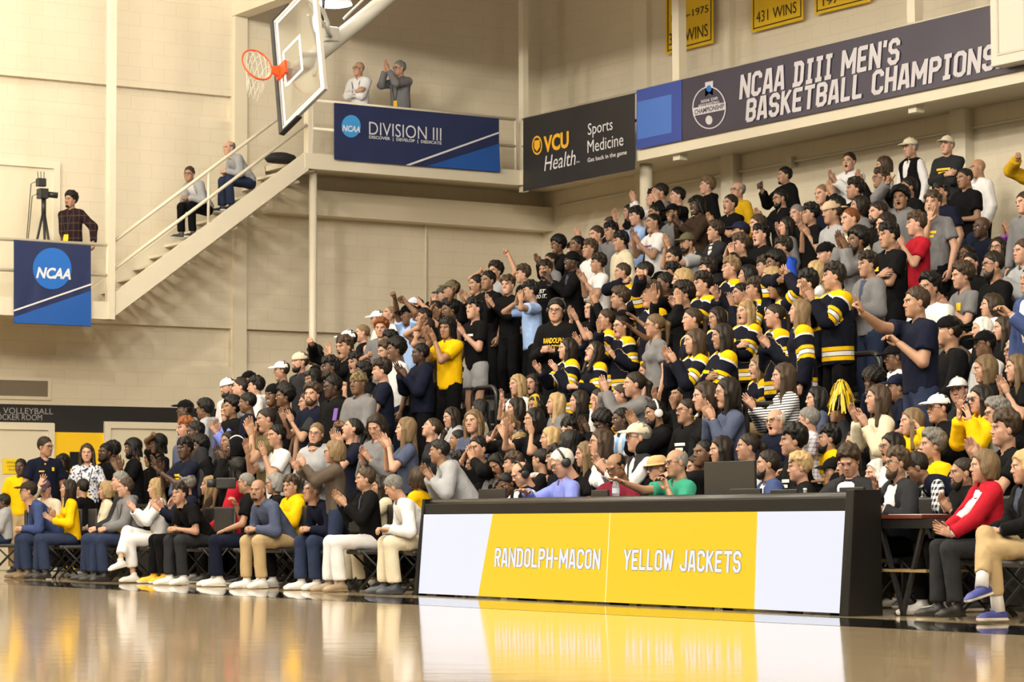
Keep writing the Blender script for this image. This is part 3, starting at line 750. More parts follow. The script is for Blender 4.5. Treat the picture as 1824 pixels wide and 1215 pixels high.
    def build(s):
        fl, sc, fem = s.fl, s.sc, s.fem
        rng = s.rng
        big = 1.16 if 'big' in fl else rng.uniform(.94, 1.06)
        P, u, N = s.P, s.u, s.N; X = np.array([1., 0, 0]); dv = np.cross(X, u)*-1  # dv: body depth axis
        dv = np.array([0, u[2], -u[1]])
        sw = (.142 if fem else .168)*sc*(1.05 if 'big' in fl else 1)
        sh = {1: P+u*.445*sc+X*sw, -1: P+u*.445*sc-X*sw}
        # ------- legs
        foot0 = 0.
        if s.seat is None:
            spread = .10*sc
            hip = {q: P+np.array([q*.085*sc, 0, -.03*sc]) for q in (1, -1)}
            P2 = P[2]
            knee = {q: np.array([q*spread, .03, .50*sc]) for q in (1, -1)}; ank = {q: np.array([q*(spread+.01), -.02, .095]) for q in (1, -1)}
            ftdir = {q: unit((q*.2, 1, 0)) for q in (1, -1)}
        else:
            hip = {q: P+np.array([q*.090*sc, .03, -.03]) for q in (1, -1)}
            kz = max(s.seat+.06, .40)
            knee = {q: np.array([q*(.13 if 'lean' in fl or 'kn' in fl else .105)*sc, .45*sc, kz]) for q in (1, -1)}
            ank = {q: np.array([q*.12*sc, (.46 if q > 0 else .40)*sc, .095]) for q in (1, -1)}
            ftdir = {q: unit((q*.15, 1, 0)) for q in (1, -1)}
            if s.post in ('T', 'T2'):
                for q in (1, -1): knee[q][1] = .40*sc; ank[q][1] = .34*sc
            if 'tb' in fl:
                for q in (1, -1): ank[q][1] = .30
            if 'cross' in fl:
                knee[1] = np.array([-.02, .46*sc, kz+.10]); ank[1] = np.array([-.19, .60*sc, .26]); ftdir[1] = unit((-.3, 1, -.25))
        # ------- arms
        La, Lb = .285*sc, .255*sc
        wr = {}; elb = {}; hp = {}; hd = {}; pn = {}
        C1 = P+u*.40*sc
        F = np.array([0, 1., 0]); Z = np.array([0, 0, 1.])
        for q, nm in ((1, 'R'), (-1, 'L')):
            pole = np.array([q*.55, -.25, -1.]); pose = 'relax'; dF = None; pN = None
            dn = np.array([q*.235*sc, .07, P[2]-.07*sc]) if s.seat is None else np.array([q*.11, .33*sc, s.seat+.175])
            w = dn
            if 'kn' in fl or ('lean' in fl and s.seat is not None and 'lap' not in fl): w = np.array([q*.10, .46*sc, s.seat+.19])
            if 'cl' in fl: w = C1+np.array([q*.035, .33*sc, -.02]); pose = 'flat'; dF = unit((0, .55, .8)); pN = -q*X
            if 'ch' in fl: w = C1+np.array([q*.035, .32*sc, .20*sc]); pose = 'flat'; dF = unit((0, .35, .95)); pN = -q*X
            if 'cu' in fl: w = s.hc+np.array([q*.085, .15, -.13]); pose = 'flat'; dF = unit((-q*.15, .1, 1)); pN = unit((-q, -.4, 0)); pole = np.array([q*1.2, 0, -.7])
            if 'lap' in fl: w = np.array([q*.055, (.46 if 'lean' in fl else .36)*sc, (s.seat if s.seat else .8)+.19]); pose = 'grip'; dF = unit((-q*.5, 1, -.2)); pN = unit((-q, 0, -.4))
            if 'lapS' in fl or 'lap2' in fl: w = P+np.array([q*.06, .27, .22*sc]); pose = 'grip'; dF = unit((-q*.5, 1, .2)); pN = unit((-q, 0, -.1))
            if 'cr' in fl: w = P+u*.24*sc+np.array([-q*.10, .185+(.025 if q > 0 else 0), .02*q]); pose = 'relax'; dF = unit((-q, -.25, .15)); pN = np.array([0, -1, 0.]); pole = np.array([q*1., .1, -.8])
            if 'tb' in fl: w = np.array([q*.15, .34, .80]); pose = 'relax'; dF = unit((-q*.5, 1, 0)); pN = -Z; pole = np.array([q*1., -.3, -.6])
            if 'bu' in fl or ('ru' in fl and q == 1) or ('lu' in fl and q == -1):
                w = sh[q]+np.array([q*.10, .12, .50*sc]); pose = 'fist' if 'fi' in fl else 'point' if 'po' in fl else 'spread'; pole = np.array([q*1., -.1, -.3]); pN = F
            if 'bu2' in fl: pose = 'spread'; pN = unit((0, 1, 0)); w = C1+np.array([q*.14, .28, .24])
            if nm in s.hand:
                hx, hy = s.hand[nm]; w = s.tolocal(at_depth(hx, hy, s.depth-.16*(1 if s.post != 'C' else 1.2)))
                if not ({'cl', 'ch', 'cu'} & fl) and pose == 'relax': pose = 'spread' if w[2] > C1[2]+.05 else 'relax'
                if 'up' in fl and nm == 'R': pose = 'point'; dF = unit((0, .1, 1)); pN = F
                if 'cl' in fl or 'ch' in fl: w = w+X*q*.02-Z*.11*sc
                elif pose in ('fist', 'point', 'spread'): w = w-Z*.05*sc
            v = w-sh[q]; d = np.linalg.norm(v); mx = (La+Lb)*.985
            if d > mx: w = sh[q]+v/d*mx; d = mx
            if d < .12: w = sh[q]+unit(v+F*.01)*.12; d = .12
            v = w-sh[q]; a = (La*La-Lb*Lb+d*d)/(2*d); hh = math.sqrt(max(La*La-a*a, 1e-6)); dirv = v/d
            pl = pole-dirv*(pole@dirv); pl = unit(pl)
            elb[q] = sh[q]+dirv*a+pl*hh; wr[q] = w
            fa = unit(w-elb[q])
            if dF is None: dF = fa
            else: dF = unit(dF*.75+fa*.5)
            if pN is None: pN = unit(np.cross(dF, X)*(1 if dF[2] > -.5 else -1)) if abs(dF@X) < .9 else np.array([0, -1, 0.])
            if pose == 'relax' and 'cr' not in fl and 'tb' not in fl and dF[2] < -.5: pN = -q*X
            pN = unit(pN-dF*(pN@dF)); hp[q] = pose; hd[q] = dF; pn[q] = pN
        ty = s.top.split('.')[0]; cols = s.top.split('.')[1] if '.' in s.top else 'n'
        bare = ty in ('tee', 'polo', 'tank')
        # ------- body: one continuous skin surface
        pts = [P, N, s.hc]+list(sh.values())+list(elb.values())+list(wr.values())+list(hip.values())+list(knee.values())+list(ank.values())
        lo, hi = np.min(pts, 0)-.20, np.max(pts, 0)+.20
        b = Vol(lo, hi, .021)
        tw = (.128 if fem else .142)*sc*big
        b.cap(P-u*.02, P+u*.32*sc, tw*(1.02 if fem else .95), tw*(.95 if fem else 1.08), .03, squash=(dv, .68))
        b.cap(sh[1]-X*.035*sc, sh[-1]+X*.035*sc, .052*sc, .052*sc, .05)
        b.cap(N-u*.05, s.hc+np.array([0, -.03, -.06])*sc, .050*sc if not fem else .042*sc, .047*sc if not fem else .041*sc, .03)
        for q in (1, -1):
            fat = big*(.88 if fem else 1.)*sc
            b.cap(sh[q], elb[q], .050*fat, .040*fat, .02); b.cap(elb[q], wr[q], .041*fat, .027*fat, .015)
            b.cap(hip[q], knee[q], .078*sc*big, .052*sc, .03); b.cap(knee[q], ank[q], .054*sc, .036*sc, .015)
        V, Q = b.nets()
        parts = [(V, Q, np.zeros((len(V), 4), np.float32))]
        # head
        if not {'o', 's', 'bd'} & fl and {'cl', 'ch'} & fl and s.skin in '123': fl = fl | ({'s'} if s.seed % 10 < 4 else {'o'} if s.seed % 10 < 6 else set())
        mouth = 'o' if 'o' in fl else 's' if 's' in fl else 'n'
        Vh, Qh, Fh = head_master(fem, mouth)
        if mouth == 'o' and 's' in fl: pass
        dyaw = math.radians(s.bf-s.hf)      # positive: head turned to the person's ... screen right
        pit = math.radians(-26 if 'pd' in fl else 18 if 'pu' in fl else rng.uniform(-7, 3))-.0
        Rh = rotm('Z', dyaw)@rotm('X', pit)@rotm('Y', math.radians(rng.uniform(-6, 6)))
        hs = sc*(.97 if fem else 1.)*(1.06 if 'small' in fl else 1); hs = min(max(hs, .92), 1.07)
        sx = rng.uniform(.95, 1.05); sy = rng.uniform(.97, 1.04)
        HS = np.diag([hs*sx, hs*sy, hs])
        A = Rh@HS
        parts.append(((Vh@A.T+s.hc).astype(np.float32), Qh, Fh))
        for q in (1, -1):
            Vq, Qq, Fq = hand_master(hp[q]); y_ = hd[q]; z_ = -pn[q]; x_ = np.cross(y_, z_)
            Rm = np.stack([x_, y_, z_], 1)*sc*(.93 if fem else 1.03)
            if q < 0: Vq = Vq*np.array([-1, 1, 1], np.float32); Qq = Qq[:, ::-1]
            parts.append(((Vq@Rm.T+wr[q]).astype(np.float32), Qq, Fq))
        V, Q, Ft = merge(parts)
        me = mesh_np('person_body', V, Q, m_objcol('skin', .5, 'skin'), True, {'feat': Ft})
        o = add('person', me); o.matrix_world = Matrix([list(s.rot[i])+[s.loc[i]] for i in range(3)]+[[0, 0, 0, 1]])
        k_ = rng.uniform(.9, 1.12); o.color = (*[min(c*k_, 1) for c in SKIN[s.skin]], 1); s.o = o
        s.Rh, s.A, s.wr, s.hd, s.pn = Rh, A, wr, hd, pn
        HM = Matrix([list(A[i])+[s.hc[i]] for i in range(3)]+[[0, 0, 0, 1]])
        def child(name, mesh, col, mw=None, parent=None):
            c = add(name, mesh, parent or o, mw=mw)
            if col: c.color = (*col, 1)
            return c
        # ------- hair and things worn on the head
        hs_, hcol = s.hair[:2], s.hair[-1]
        H_ = s.hair
        if H_ == 'bald': pass
        elif H_ == 'straw':
            child('straw_hat', cap_mesh('straw'), (.55, .38, .18), HM)
        elif H_[:3] == 'cap' or hs_ in ('cw', 'ck', 'ct'):
            c = H_[3] if H_[:3] == 'cap' else H_[2]
            col = {'k': CLO['k'], 'w': (.78, .78, .80), 'e': (.60, .54, .42), 'd': (.035, .028, .018), 'u': (.10, .07, .10), 'c': (.07, .065, .06), 'o': (.10, .09, .05), 'b': (.45, .5, .62), 'n': (.012, .016, .04), 't': (.50, .38, .26), 'W': (.78, .78, .80)}.get(c, CLO['k'])
            child('hair', hair_mesh('sh' if not 'c2' in fl else 'lg'), HAIRC['g'] if H_[-1] == '2' else HAIRC[rng.choice('KBb') if s.skin in '12' else 'K'], HM)
            child('cap', cap_mesh('fwd' if H_[:3] == 'cap' else 'bwd'), col, HM)
        elif hs_ == 'bn' and hcol != 'K':
            co = child('beanie', cap_mesh('bn'), CLO['k'], HM)
            if hcol == 'o': co.data = shared('camo', lambda: co.data.copy()); co.data.materials[0] = m_objcol('camouflage_knit', .9, 'cloth', 'camo')
        elif hs_ == 'hd': child('hood', cap_mesh('hood'), CLO['k'], HM)
        elif hs_ == 'hb': child('hair', hair_mesh('hb'), HAIRC['K'], HM); child('headband', cap_mesh('hb'), (.42, .27, .03), HM)
        else:
            st = H_[:3] if H_[:3] == 'bob' else hs_
            if H_ == 'bf': hcol = 'K'
            child('hair', hair_mesh(st), (lambda k: [c*k for c in HAIRC[hcol]])(rng.uniform(.75, 1.25)), HM)
        bc = HAIRC[hcol] if hcol in HAIRC else HAIRC['B']
        if H_ == 'bald': bc = HAIRC['B']
        for kd in ('bd', 'gt', 'ms'):
            if kd in fl: child('beard' if kd != 'ms' else 'moustache', beard_mesh(kd), bc, HM)
        if 'gl' in fl: child('glasses', glasses_mesh(False), None, HM)
        if 'sg' in fl: child('sunglasses', glasses_mesh(True), None, HM)
        if 'sgh' in fl: child('sunglasses', glasses_mesh(True), None, HM@Matrix.Translation((0, -.005, .095))@Matrix.Rotation(.5, 4, 'X'))
        if 'hp' in fl: child('headphones', headset_mesh(), None, HM)
        if 'hp2' in fl: child('headphones', shared('whb', lambda: (lambda mm: (mm.materials.clear(), mm.materials.append(mat('white_plastic', (.7, .7, .7), .4)), mm)[2])(headset_mesh().copy())), None, HM)
        # ------- clothes
        def garment(name, cut, thick, sleeves, col, pat=None, hem=-.10, neck=.060, hood=False, vopen=None, collar=False, solid=True, loose=.0):
            g = Vol(lo, hi, .0185)
            t2 = tw+thick+loose; fat = big*(.90 if fem else 1.)*sc
            hemP = P+u*(hem*sc+.04)
            g.cap(P+u*(hem*sc+.10)-u*.10, P+u*.33*sc, t2*(1.06 if fem else 1.0)+loose, t2*1.06, .03, squash=(dv, .70))
            g.cap(sh[1]-X*.045*sc+u*.002, sh[-1]+X*.045*sc+u*.002, (.056*sc+thick), (.056*sc+thick), .07)
            if fem:
                for q in (1, -1): g.ell(P+u*.335*sc+dv*-0+np.array([q*.065, .085, 0])*sc, (.055*sc+thick*.5, .05*sc, .055*sc), .05)
            g.cap(sh[1]-X*.075*sc+u*.03, N-u*.015, .030*sc+thick*.5, .045*sc, .05).cap(sh[-1]+X*.075*sc+u*.03, N-u*.015, .030*sc+thick*.5, .045*sc, .05)
            g.cut(hemP, -u)
            th2 = thick+loose*.6
            for q in (1, -1):
                if sleeves == 'none': continue
                if sleeves == 'short':
                    e = sh[q]+(elb[q]-sh[q])*.66; g.cap(sh[q], e, .052*fat+th2, .050*fat+th2+.008, .02, flat=True)
                else:
                    g.cap(sh[q], elb[q], .050*fat+th2, .043*fat+th2, .025)
                    e = elb[q]+(wr[q]-elb[q])*(.94 if not cut else cut); g.cap(elb[q], e, .043*fat+th2, .030*fat+th2, .02, flat=True)
            if hood:
                for q in (1, -1):
                    g.cap(N+np.array([q*.060, .045, -.030])*sc, N+np.array([q*.082, -.03, .005])*sc, .026, .036, .02)
                    g.cap(N+np.array([q*.082, -.03, .005])*sc, N+np.array([0, -.105, -.005])*sc, .036, .050, .03)
            if collar:
                for q in (1, -1):
                    g.cap(N+np.array([0, -.062, .022])*sc, N+np.array([q*.056, -.005, .012])*sc, .014, .014, .008).cap(N+np.array([q*.056, -.005, .012])*sc, N+np.array([q*.028, .060, -.055])*sc, .014, .014, .008)
            g.cap(N-u*.055*sc+np.array([0, .012, 0]), N+u*.3, neck*sc*.86, neck*sc*1.1, .008, 'sub')
            if vopen:
                w0, ln, w1 = vopen     # a V or a full-length front opening
                for tt in np.linspace(0, 1, 22):
                    c = N-u*(.02+ln*tt)*sc+np.array([0, .15, 0]); ww = w0+(w1-w0)*tt; g.cap(c-X*ww, c+X*ww, .014, .014, .006, 'sub', squash=(np.array([0, 1., 0]), 7.))
            g.noise(.0042, 24, s.seed % 17, .7)
            V, Q = g.nets()
            at = {}
            if pat in ('jersey', 'stripes'):
                al = (V-P)@u; tz = (al-hem*sc-.04)/(.50*sc-hem*sc); at['tz'] = tz
                ta = np.zeros(len(V)); dT = np.abs((V-P)@X)
                best = np.full(len(V), 9.)
                for q in (1, -1):
                    for a_, b_, t0 in ((sh[q], elb[q], 0.), (elb[q], wr[q], .5)):
                        vv = b_-a_; t = np.clip(((V-a_)@vv)/(vv@vv), 0, 1); dd = np.linalg.norm(V-a_-t[:, None]*vv, axis=1)
                        mk = dd < best; best = np.where(mk, dd, best); ta = np.where(mk, 1+t0+t*.5, ta)
                tor = (best > .085*sc+th2) | ((ta < 1.10) & (dT < sw*.9))
                yk = np.where(tor, al/(.50*sc)+.8*(dT-.06), 1.06-(ta-1))
                at['ta'] = np.where(tor, 0., ta); at['yk'] = yk
            me = mesh_np(name, V, Q, m_objcol('cotton' if not pat else 'cloth_'+pat, .85, 'cloth', pat), True, at)
            c = child(name, me, col); return c
        c0 = CLO.get(cols[0], CLO['k']); p0 = PAT.get(cols[0])
        if cols == 'bs': p0 = 'vstripes'
        sh_o = None
        if ty == 'tee': sh_o = garment('t_shirt', None, .014, 'short', c0, p0, loose=.006)
        elif ty == 'tank': sh_o = garment('vest_top', None, .012, 'none', c0, p0)
        elif ty == 'ls': sh_o = garment('sweater', None, .018, 'long', c0, p0, loose=.004)
        elif ty == 'hood': sh_o = garment('hoodie', None, .026, 'long', c0, p0, hood=(hs_ != 'hd'), loose=.008)
        elif ty == 'polo': sh_o = garment('polo_shirt', None, .015, 'short' if 'ab' not in cols and not (s.post == 'C' and cols in ('w', 'p', 'v')) else 'long', c0, p0, collar=True, loose=.006)
        elif ty == 'jer': sh_o = garment('hockey_jersey', None, .026, 'long', (.0055, .0065, .014), 'jersey', hem=-.20, loose=.014, neck=.070)
        elif ty in ('jktk', 'jktw', 'suit', 'vest'):
            inner = {'jktk': CLO['k'] if 'K' in s.hair else (.05, .06, .1), 'jktw': CLO['w'], 'suit': CLO['w'], 'vest': CLO['w']}[ty]
            pin = None
            if ty == 'vest' and len(cols) > 1 and cols[1] == 'x': pin = 'check'
            garment('shirt', None, .010, 'long', inner, pin, collar=ty in ('suit', 'vest'))
            if ty == 'vest': sh_o = garment('vest', None, .026, 'none', c0, None, vopen=(.060, .32, .006), hem=-.08)
            else: sh_o = garment('jacket', .90, .026, 'long', c0, p0, vopen={'suit': (.085, .36, .0), 'jktw': (.055, .62, .045), 'jktk': (.045, .22, .0)}[ty], hem=-.18 if ty == 'suit' else -.10, collar=ty == 'suit')
        s.shirt = sh_o
        # trousers
        g = Vol(lo, hi, .021); shorts = 'shorts' in fl; t_ = .016
        g.cap(P-u*.0+np.array([0, 0, -.02]), P+u*.10*sc, tw*1.05+.006, tw*1.0+.004, .02, squash=(dv, .72))
        for q in (1, -1):
            if shorts:
                e = hip[q]+(knee[q]-hip[q])*.62; g.cap(hip[q], e, .086*sc+t_, .086*sc+t_, .03, flat=True)
            else:
                g.cap(hip[q], knee[q], .082*sc*big+t_*.6, .060*sc+t_, .03)
                e = ank[q]+(knee[q]-ank[q])*(.06 if not 'cross' in fl else .22); g.cap(knee[q], e, .058*sc+t_, .052*sc+t_*(1.6 if s.bot in 'jew' else 1.0), .02, flat=True)
        g.noise(.0025, 24, 3); V, Q = g.nets()
        child('trousers' if not shorts else 'shorts', mesh_np('trousers', V, Q, m_objcol('cotton', .85), True), CLO[s.bot])
        # shoes
        kind, scol = ('white', (.70, .70, .70)) if {'shw', 'shy', 'shb'} & fl else ('plain', (.14, .09, .045)) if {'shd', 'sho'} & fl else ('plain', (.012, .012, .012)) if 'shk' in fl else ('plain', (.26, .20, .13)) if 'sht' in fl else ('plain', (.03, .035, .05)) if 'shn' in fl else ('sneaker', rng.choice([(.05, .05, .05), (.6, .6, .6), (.02, .02, .03)]))
        if 'shy' in fl: scol = (.80, .42, .01)
        if 'shb' in fl: scol = (.04, .05, .24)
        for q in (1, -1):
            y_ = ftdir[q]; x_ = unit(np.cross(y_, Z)); z_ = np.cross(x_, y_); R_ = np.stack([x_, y_, z_], 1)*(.95 if not fem else .86)
            child('shoe', shoe_mesh(kind), scol, Matrix([list(R_[i])+[ank[q][i]] for i in range(3)]+[[0, 0, 0, 1]]))
        if 'shb' in fl:
            for q in (1, -1):
                m = MB(); d_ = unit(knee[q]-ank[q]); m.tube([ank[q]-d_*.02, ank[q]+d_*.10, ank[q]+d_*.22], [.047, .044, .046], 14); child('sock', mesh_np('sock', m.V, (m.Q, m.T), m_objcol('cotton', .85), True), CLO['w'])
        s.extras(child)
        return o

    # ---- chest prints, lanyards, badges
    def chest(s, name, me, cx, cz, col, tilt=0.):
        """lay a flat mesh on the front of the shirt; cx, cz measured from the chest centre"""
        sh_o = s.shirt; bm_ = sh_o.data
        n = len(bm_.vertices); V = np.zeros(n*3, np.float32); bm_.vertices.foreach_get('co', V); V = V.reshape(-1, 3)
        bv = BVHTree.FromPolygons([tuple(v) for v in V.tolist()], [tuple(p.vertices) for p in bm_.polygons])
        n = len(me.vertices); T = np.zeros(n*3, np.float32); me.vertices.foreach_get('co', T); T = T.reshape(-1, 3)
        out = []
        for p in T:
            o_ = s.P+s.u*(.33*s.sc+cz+p[1])+np.array([-(cx+p[0]), .28, 0])   # the wearer's left is the viewer's right
            hit = bv.ray_cast(Vector(o_), Vector((0, -1, 0)))
            y = hit[0].y if hit[0] is not None and hit[0].y > -.05 else .16
            out.append((o_[0], y+.006+p[2], o_[2]))
        me.vertices.foreach_set('co', np.array(out, np.float32).ravel()); me.update(); me.materials.clear()
        me.materials.append(mat('print_%s' % name, col, .7)); return add(name, me, s.o)
    def chest_text(s, txt, h, w, cx, cz, col, name='chest_print', **kw):
        me, d = text_mesh(txt, 1., bold=.02, **kw); n = len(me.vertices); V = np.zeros(n*3, np.float32); me.vertices.foreach_get('co', V); V = V.reshape(-1, 3)
        V[:, 0] *= w/d[0]; V[:, 1] *= h/d[1]; me.vertices.foreach_set('co', V.ravel())
        o = s.chest(name, me, cx, cz, col); o.data.materials[0] = mat('print_ink_%d_%d_%d' % tuple(int(c*100) for c in col), col, .7); return o
    def patch(s, name, w, h, cx, cz, col):
        m = MB(); m.grid([[(-w/2+w*i/3, -h/2+h*j/3, 0) for j in range(4)] for i in range(4)]); me = mesh_np(name, m.V, m.Q, mat('x', (1, 1, 1)))
        o = s.chest(name, me, cx, cz, col); o.data.materials[0] = mat('print_ink_%d_%d_%d' % tuple(int(c*100) for c in col), col, .7); return o
    def extras(s, child):
        fl = s.fl; YL = (.85, .52, .01); WH = (.75, .75, .75)
        if s.txt:
            col = {'y': YL, 'w': WH, 'u': (.18, .08, .2), 'Y': (.45, .28, .02)}[s.txt[0]]
            for j, w in enumerate((.20, .15)): s.patch('chest_print', w, .028, 0, .02-.045*j, col)
        if 'txt2' in fl: s.chest_text('JUST\nDO IT.', .12, .20, 0, .0, WH, shear=.3)
        if 'txt3' in fl: s.chest_text('RANDOLPH\nMACON', .14, .25, 0, -.03, YL, shear=.15)
        if 'txt4' in fl: s.chest_text('intramural', .05, .24, 0, 0, (.02, .02, .02))
        if 'crest' in fl: s.patch('chest_crest', .07, .08, -.07 if 'cr' in fl else .05, .03, YL)
        if 'badge' in fl:
            s.patch('gold_badge', .04, .05, .08, .06, YL); s.patch('name_bar', .07, .018, -.08, .03, YL); s.patch('gold_badge', .02, .02, -.03, .13, YL)
        if 'lan' in fl:
            m = MB()
            for q in (1, -1): m.grid([[s.P+s.u*(.45-.31*t)*s.sc+np.array([q*(.07*(1-t)+.012)+dx, 0, 0]) for dx in (-.007, .007)] for t in np.linspace(0, 1, 12)])
            me = mesh_np('lanyard', [((-v[0]), (v-s.P)@s.u-.33*s.sc, 0) if True else v for v in map(np.array, m.V)], m.Q, mat('x', (1, 1, 1)))
            o = s.chest('lanyard', me, 0, 0, (.015, .015, .02)); s.patch('pass_card', .075, .11, 0, -.25, YL)
        if 'tag' in fl: s.patch('name_tag', .06, .08, .09, .06, (.78, .78, .8))
        if 'stripe' in fl:
            m = MB()
            for q in (-.03, .03): m.tube([(q, .105*math.cos(a)-.03, .02+.128*math.sin(a)) for a in np.linspace(.6, 2.6, 10)], .009, 6)
            add('white_stripe', mesh_np('white_stripe', m.V, (m.Q, m.T), mat('print_white', (.75, .75, .77), .7), True), s.o, mw=Matrix([list(s.A[i])+[s.hc[i]] for i in range(3)]+[[0, 0, 0, 1]]))
        if 'cuff' in fl: pass
# ================================================================ the hall
YW, YF, XW, XE = 36.5, 35.0, 24.0, 22.6
def E(px, py, y=YW): return on(px, py, 1, y)
def Sd(px, py, x=XW): return on(px, py, 0, x)
BEIGE = mat('cream_paint', (.69, .62, .48), .45, bump=(40, .05))
BEIGE2 = mat('cream_steel', (.68, .62, .49), .4, bump=(40, .03))
DARKP = mat('black_paint', (.010, .010, .011), .5)
def struct(name, mb, m, bevel=0., smooth=False): return tag(mb.build(name, m, bevel=bevel, smooth=smooth), kind='structure')
m = MB(); m.box((-14, -8, -.3), (XW+.3, YW+.3, 0)); struct('floor', m, m_floor())
m = MB(); m.box((11.17, -8, 0), (12.12, 30.5, .0015)); struct('trim_1', m, mat('black_court_paint', (.010, .010, .011), .10, coat=.8))
m = MB(); m.box((11.17, 30.5, 0), (-14, 31.4, .0015)); struct('trim_2', m, MATS['black_court_paint'])
# end wall with its recessed courses
zA1, zA0 = E(206, 152)[2], E(206, 199)[2]; zB1, zB0 = E(288, 580)[2], E(206, 646.5)[2]
xA = E(413, 190)[0]; xP0, xP1 = E(414, 400)[0], E(436.5, 400)[0]
m = MB(); m.box((-14, YW+.10, 0), (XW+.3, YW+.3, 10.6))
for lo, hi, x0 in ((0, zB0, -14), (zB1, zA0, -14), (zA1, 10.6, -14), (zA0, zA1, xA)): m.box((x0, YW, lo), (XW+.1, YW+.1, hi))
m.box((xA, YW, zB0), (xP1, YW+.1, zB1)); m.box((E(960, 600)[0], YW, zB0), (XW+.1, YW+.1, zB1))
struct('wall_end', m, m_wall())
m = MB(); m.box((xP0, YW-.07, 0), (xP1, YW, 10.6)); struct('wall_end_pilaster', m, BEIGE)
m = MB(); m.box((XW, -8, 0), (XW+.3, YW+.1, 10.6)); struct('wall_side', m, m_wall())
for i, (a, b) in enumerate(((1137, 1160), (1297, 1309))):
    y0, y1 = Sd(b, 100)[1], Sd(a, 100)[1]; m = MB(); m.box((XW-.09, y0, 0), (XW, y1, 10.6)); struct('wall_side_pilaster', m, BEIGE)
m = MB(); m.box((-14, -8, 10.6), (XW+.3, YW+.3, 10.8)); struct('ceiling', m, mat('white_ceiling', (.60, .56, .48), .8))
zb = E(432, 31)[2]; m = MB(); m.box((E(413, 20)[0], 24, zb), (E(441, 20)[0], YW, 10.6)); struct('ceiling_beam', m, BEIGE)
# painted bands and doors of the end wall
zb1, zb0, zy = E(0, 719.5)[2], E(0, 751.5)[2], E(140, 770.5)[2]
m = MB(); m.box((-14, YW-.006, zb0), (19, YW, zb1)); m.box((E(96, 760)[0], YW-.006, zy), (E(184, 760)[0], YW, zb0)); struct('trim_3', m, mat('black_band', (.011, .010, .010), .55))
m = MB(); m.box((E(96, 800)[0], YW-.006, 0), (E(184, 800)[0], YW, zy)); struct('trim_4', m, mat('yellow_band', (.85, .53, .01), .5, bump=(3, .05)))
GREYL = mat('grey_letters', (.33, .33, .33), .6)
def label_on(parent, txt, x0, x1, yc, hpx, pl, val, m, off=.012, name='lettering', **kw):
    """lettering on an upright plane, sized from where it stands"""
    if off > .013: off *= .42
    c = on((x0+x1)/2, yc, pl, val); w = np.linalg.norm(on(x0, yc, pl, val)-on(x1, yc, pl, val)) if pl == 1 else abs(on(x0, yc, pl, val)[1]-on(x1, yc, pl, val)[1])
    if pl == 1: w = abs(on(x0, yc, pl, val)[0]-on(x1, yc, pl, val)[0])
    h = abs(on((x0+x1)/2, yc-hpx/2, pl, val)[2]-on((x0+x1)/2, yc+hpx/2, pl, val)[2])
    nrm = np.array([0, -1., 0]) if pl == 1 else np.array([-1., 0, 0]); xa = (1, 0, 0) if pl == 1 else (0, -1, 0)
    L_ = np.array(parent.location) if parent is not None else np.zeros(3)
    if kw.pop('block', False): return block_letters(name, txt, h, w*(1-.12*h/w), parent, frame(c+nrm*off-L_, xa, (0, 0, 1)), m, 1.25, .13)
    return lettering(name, txt, h, parent, frame(c+nrm*off-L_, xa, (0, 0, 1)), m, width=w, **kw)
sg = empty('wall_sign', E(20, 737, YW-.006)); tag(sg, 'grey raised lettering of the volleyball locker room on the black band', 'sign')
label_on(sg, 'SPENCER VOLLEYBALL', -62, 95, 731.5, 10.5, 1, YW-.006, GREYL, .004)
label_on(sg, 'LOCKER ROOM', -12, 75, 743.2, 10.5, 1, YW-.006, GREYL, .004)
def door(n, x0, x1, z0, z1, fr=.10, y=YW, depth=.05):
    m = MB(); m.box((x0, y-depth, z0), (x0+fr, y, z1)); m.box((x1-fr, y-depth, z0), (x1, y, z1)); m.box((x0+fr, y-depth, z1-fr), (x1-fr, y, z1))
    d = struct('door_%d' % n, m, BEIGE2)
    p = MB(); p.box((x0+fr, y-.012, z0+.01), (x1-fr, y-.002, z1-fr)); p.build('door_panel', mat('door_paint', (.66, .60, .46), .4), d)
    h = MB(); h.tube([(x0+fr+.1, y-.012, z0+1.0), (x0+fr+.1, y-.07, z0+1.0), (x0+fr+.24, y-.07, z0+1.0)], .011, 8); h.build('door_handle', mat('steel', (.5, .5, .5), .3, 1.), d)
    return d
door(1, E(95, 800)[0]-1.25, E(95, 800)[0], 0, E(60, 754)[2])
door(2, E(184, 800)[0], E(184, 800)[0]+2.0, 0, E(190, 751)[2])
# notice on the door
def board(name, px0, px1, py0, py1, pl, val, m, th=.006):
    a, b = on(px0, (py0+py1)/2, pl, val), on(px1, (py0+py1)/2, pl, val); c = on((px0+px1)/2, (py0+py1)/2, pl, val)
    z1, z0 = on((px0+px1)/2, py0, pl, val)[2], on((px0+px1)/2, py1, pl, val)[2]
    mb = MB(); x0, x1 = (a[0], b[0]) if pl == 1 else (a[1], b[1])
    if pl == 1: mb.box((a[0]-c[0], -th, z0-c[2]), (b[0]-c[0], 0, z1-c[2]))
    else: mb.box((-th, min(x0, x1)-c[1], z0-c[2]), (0, max(x0, x1)-c[1], z1-c[2]))
    return mb.build(name, m, loc=c)
nb = tag(board('door_notice', 4.5, 38, 817, 844.5, 1, YW-.02, mat('notice_yellow', (.80, .58, .01), .5)), 'yellow paper notice on the left door, black capital lettering', 'notice')
for i, t_ in enumerate(('OFFICIALS', 'LOCKER', 'ROOM')): label_on(nb, t_, 11+2*i, 32-2*i, 824+6.5*i, 3.6, 1, YW-.02, mat('black_ink', (.02, .02, .02), .6), .009)
tag(board('wall_plaque', 124, 144, 805, 835, 1, YW-.006, mat('plaque_black', (.012, .012, .012), .35)), 'small black plaque on the yellow painted wall', 'plaque')
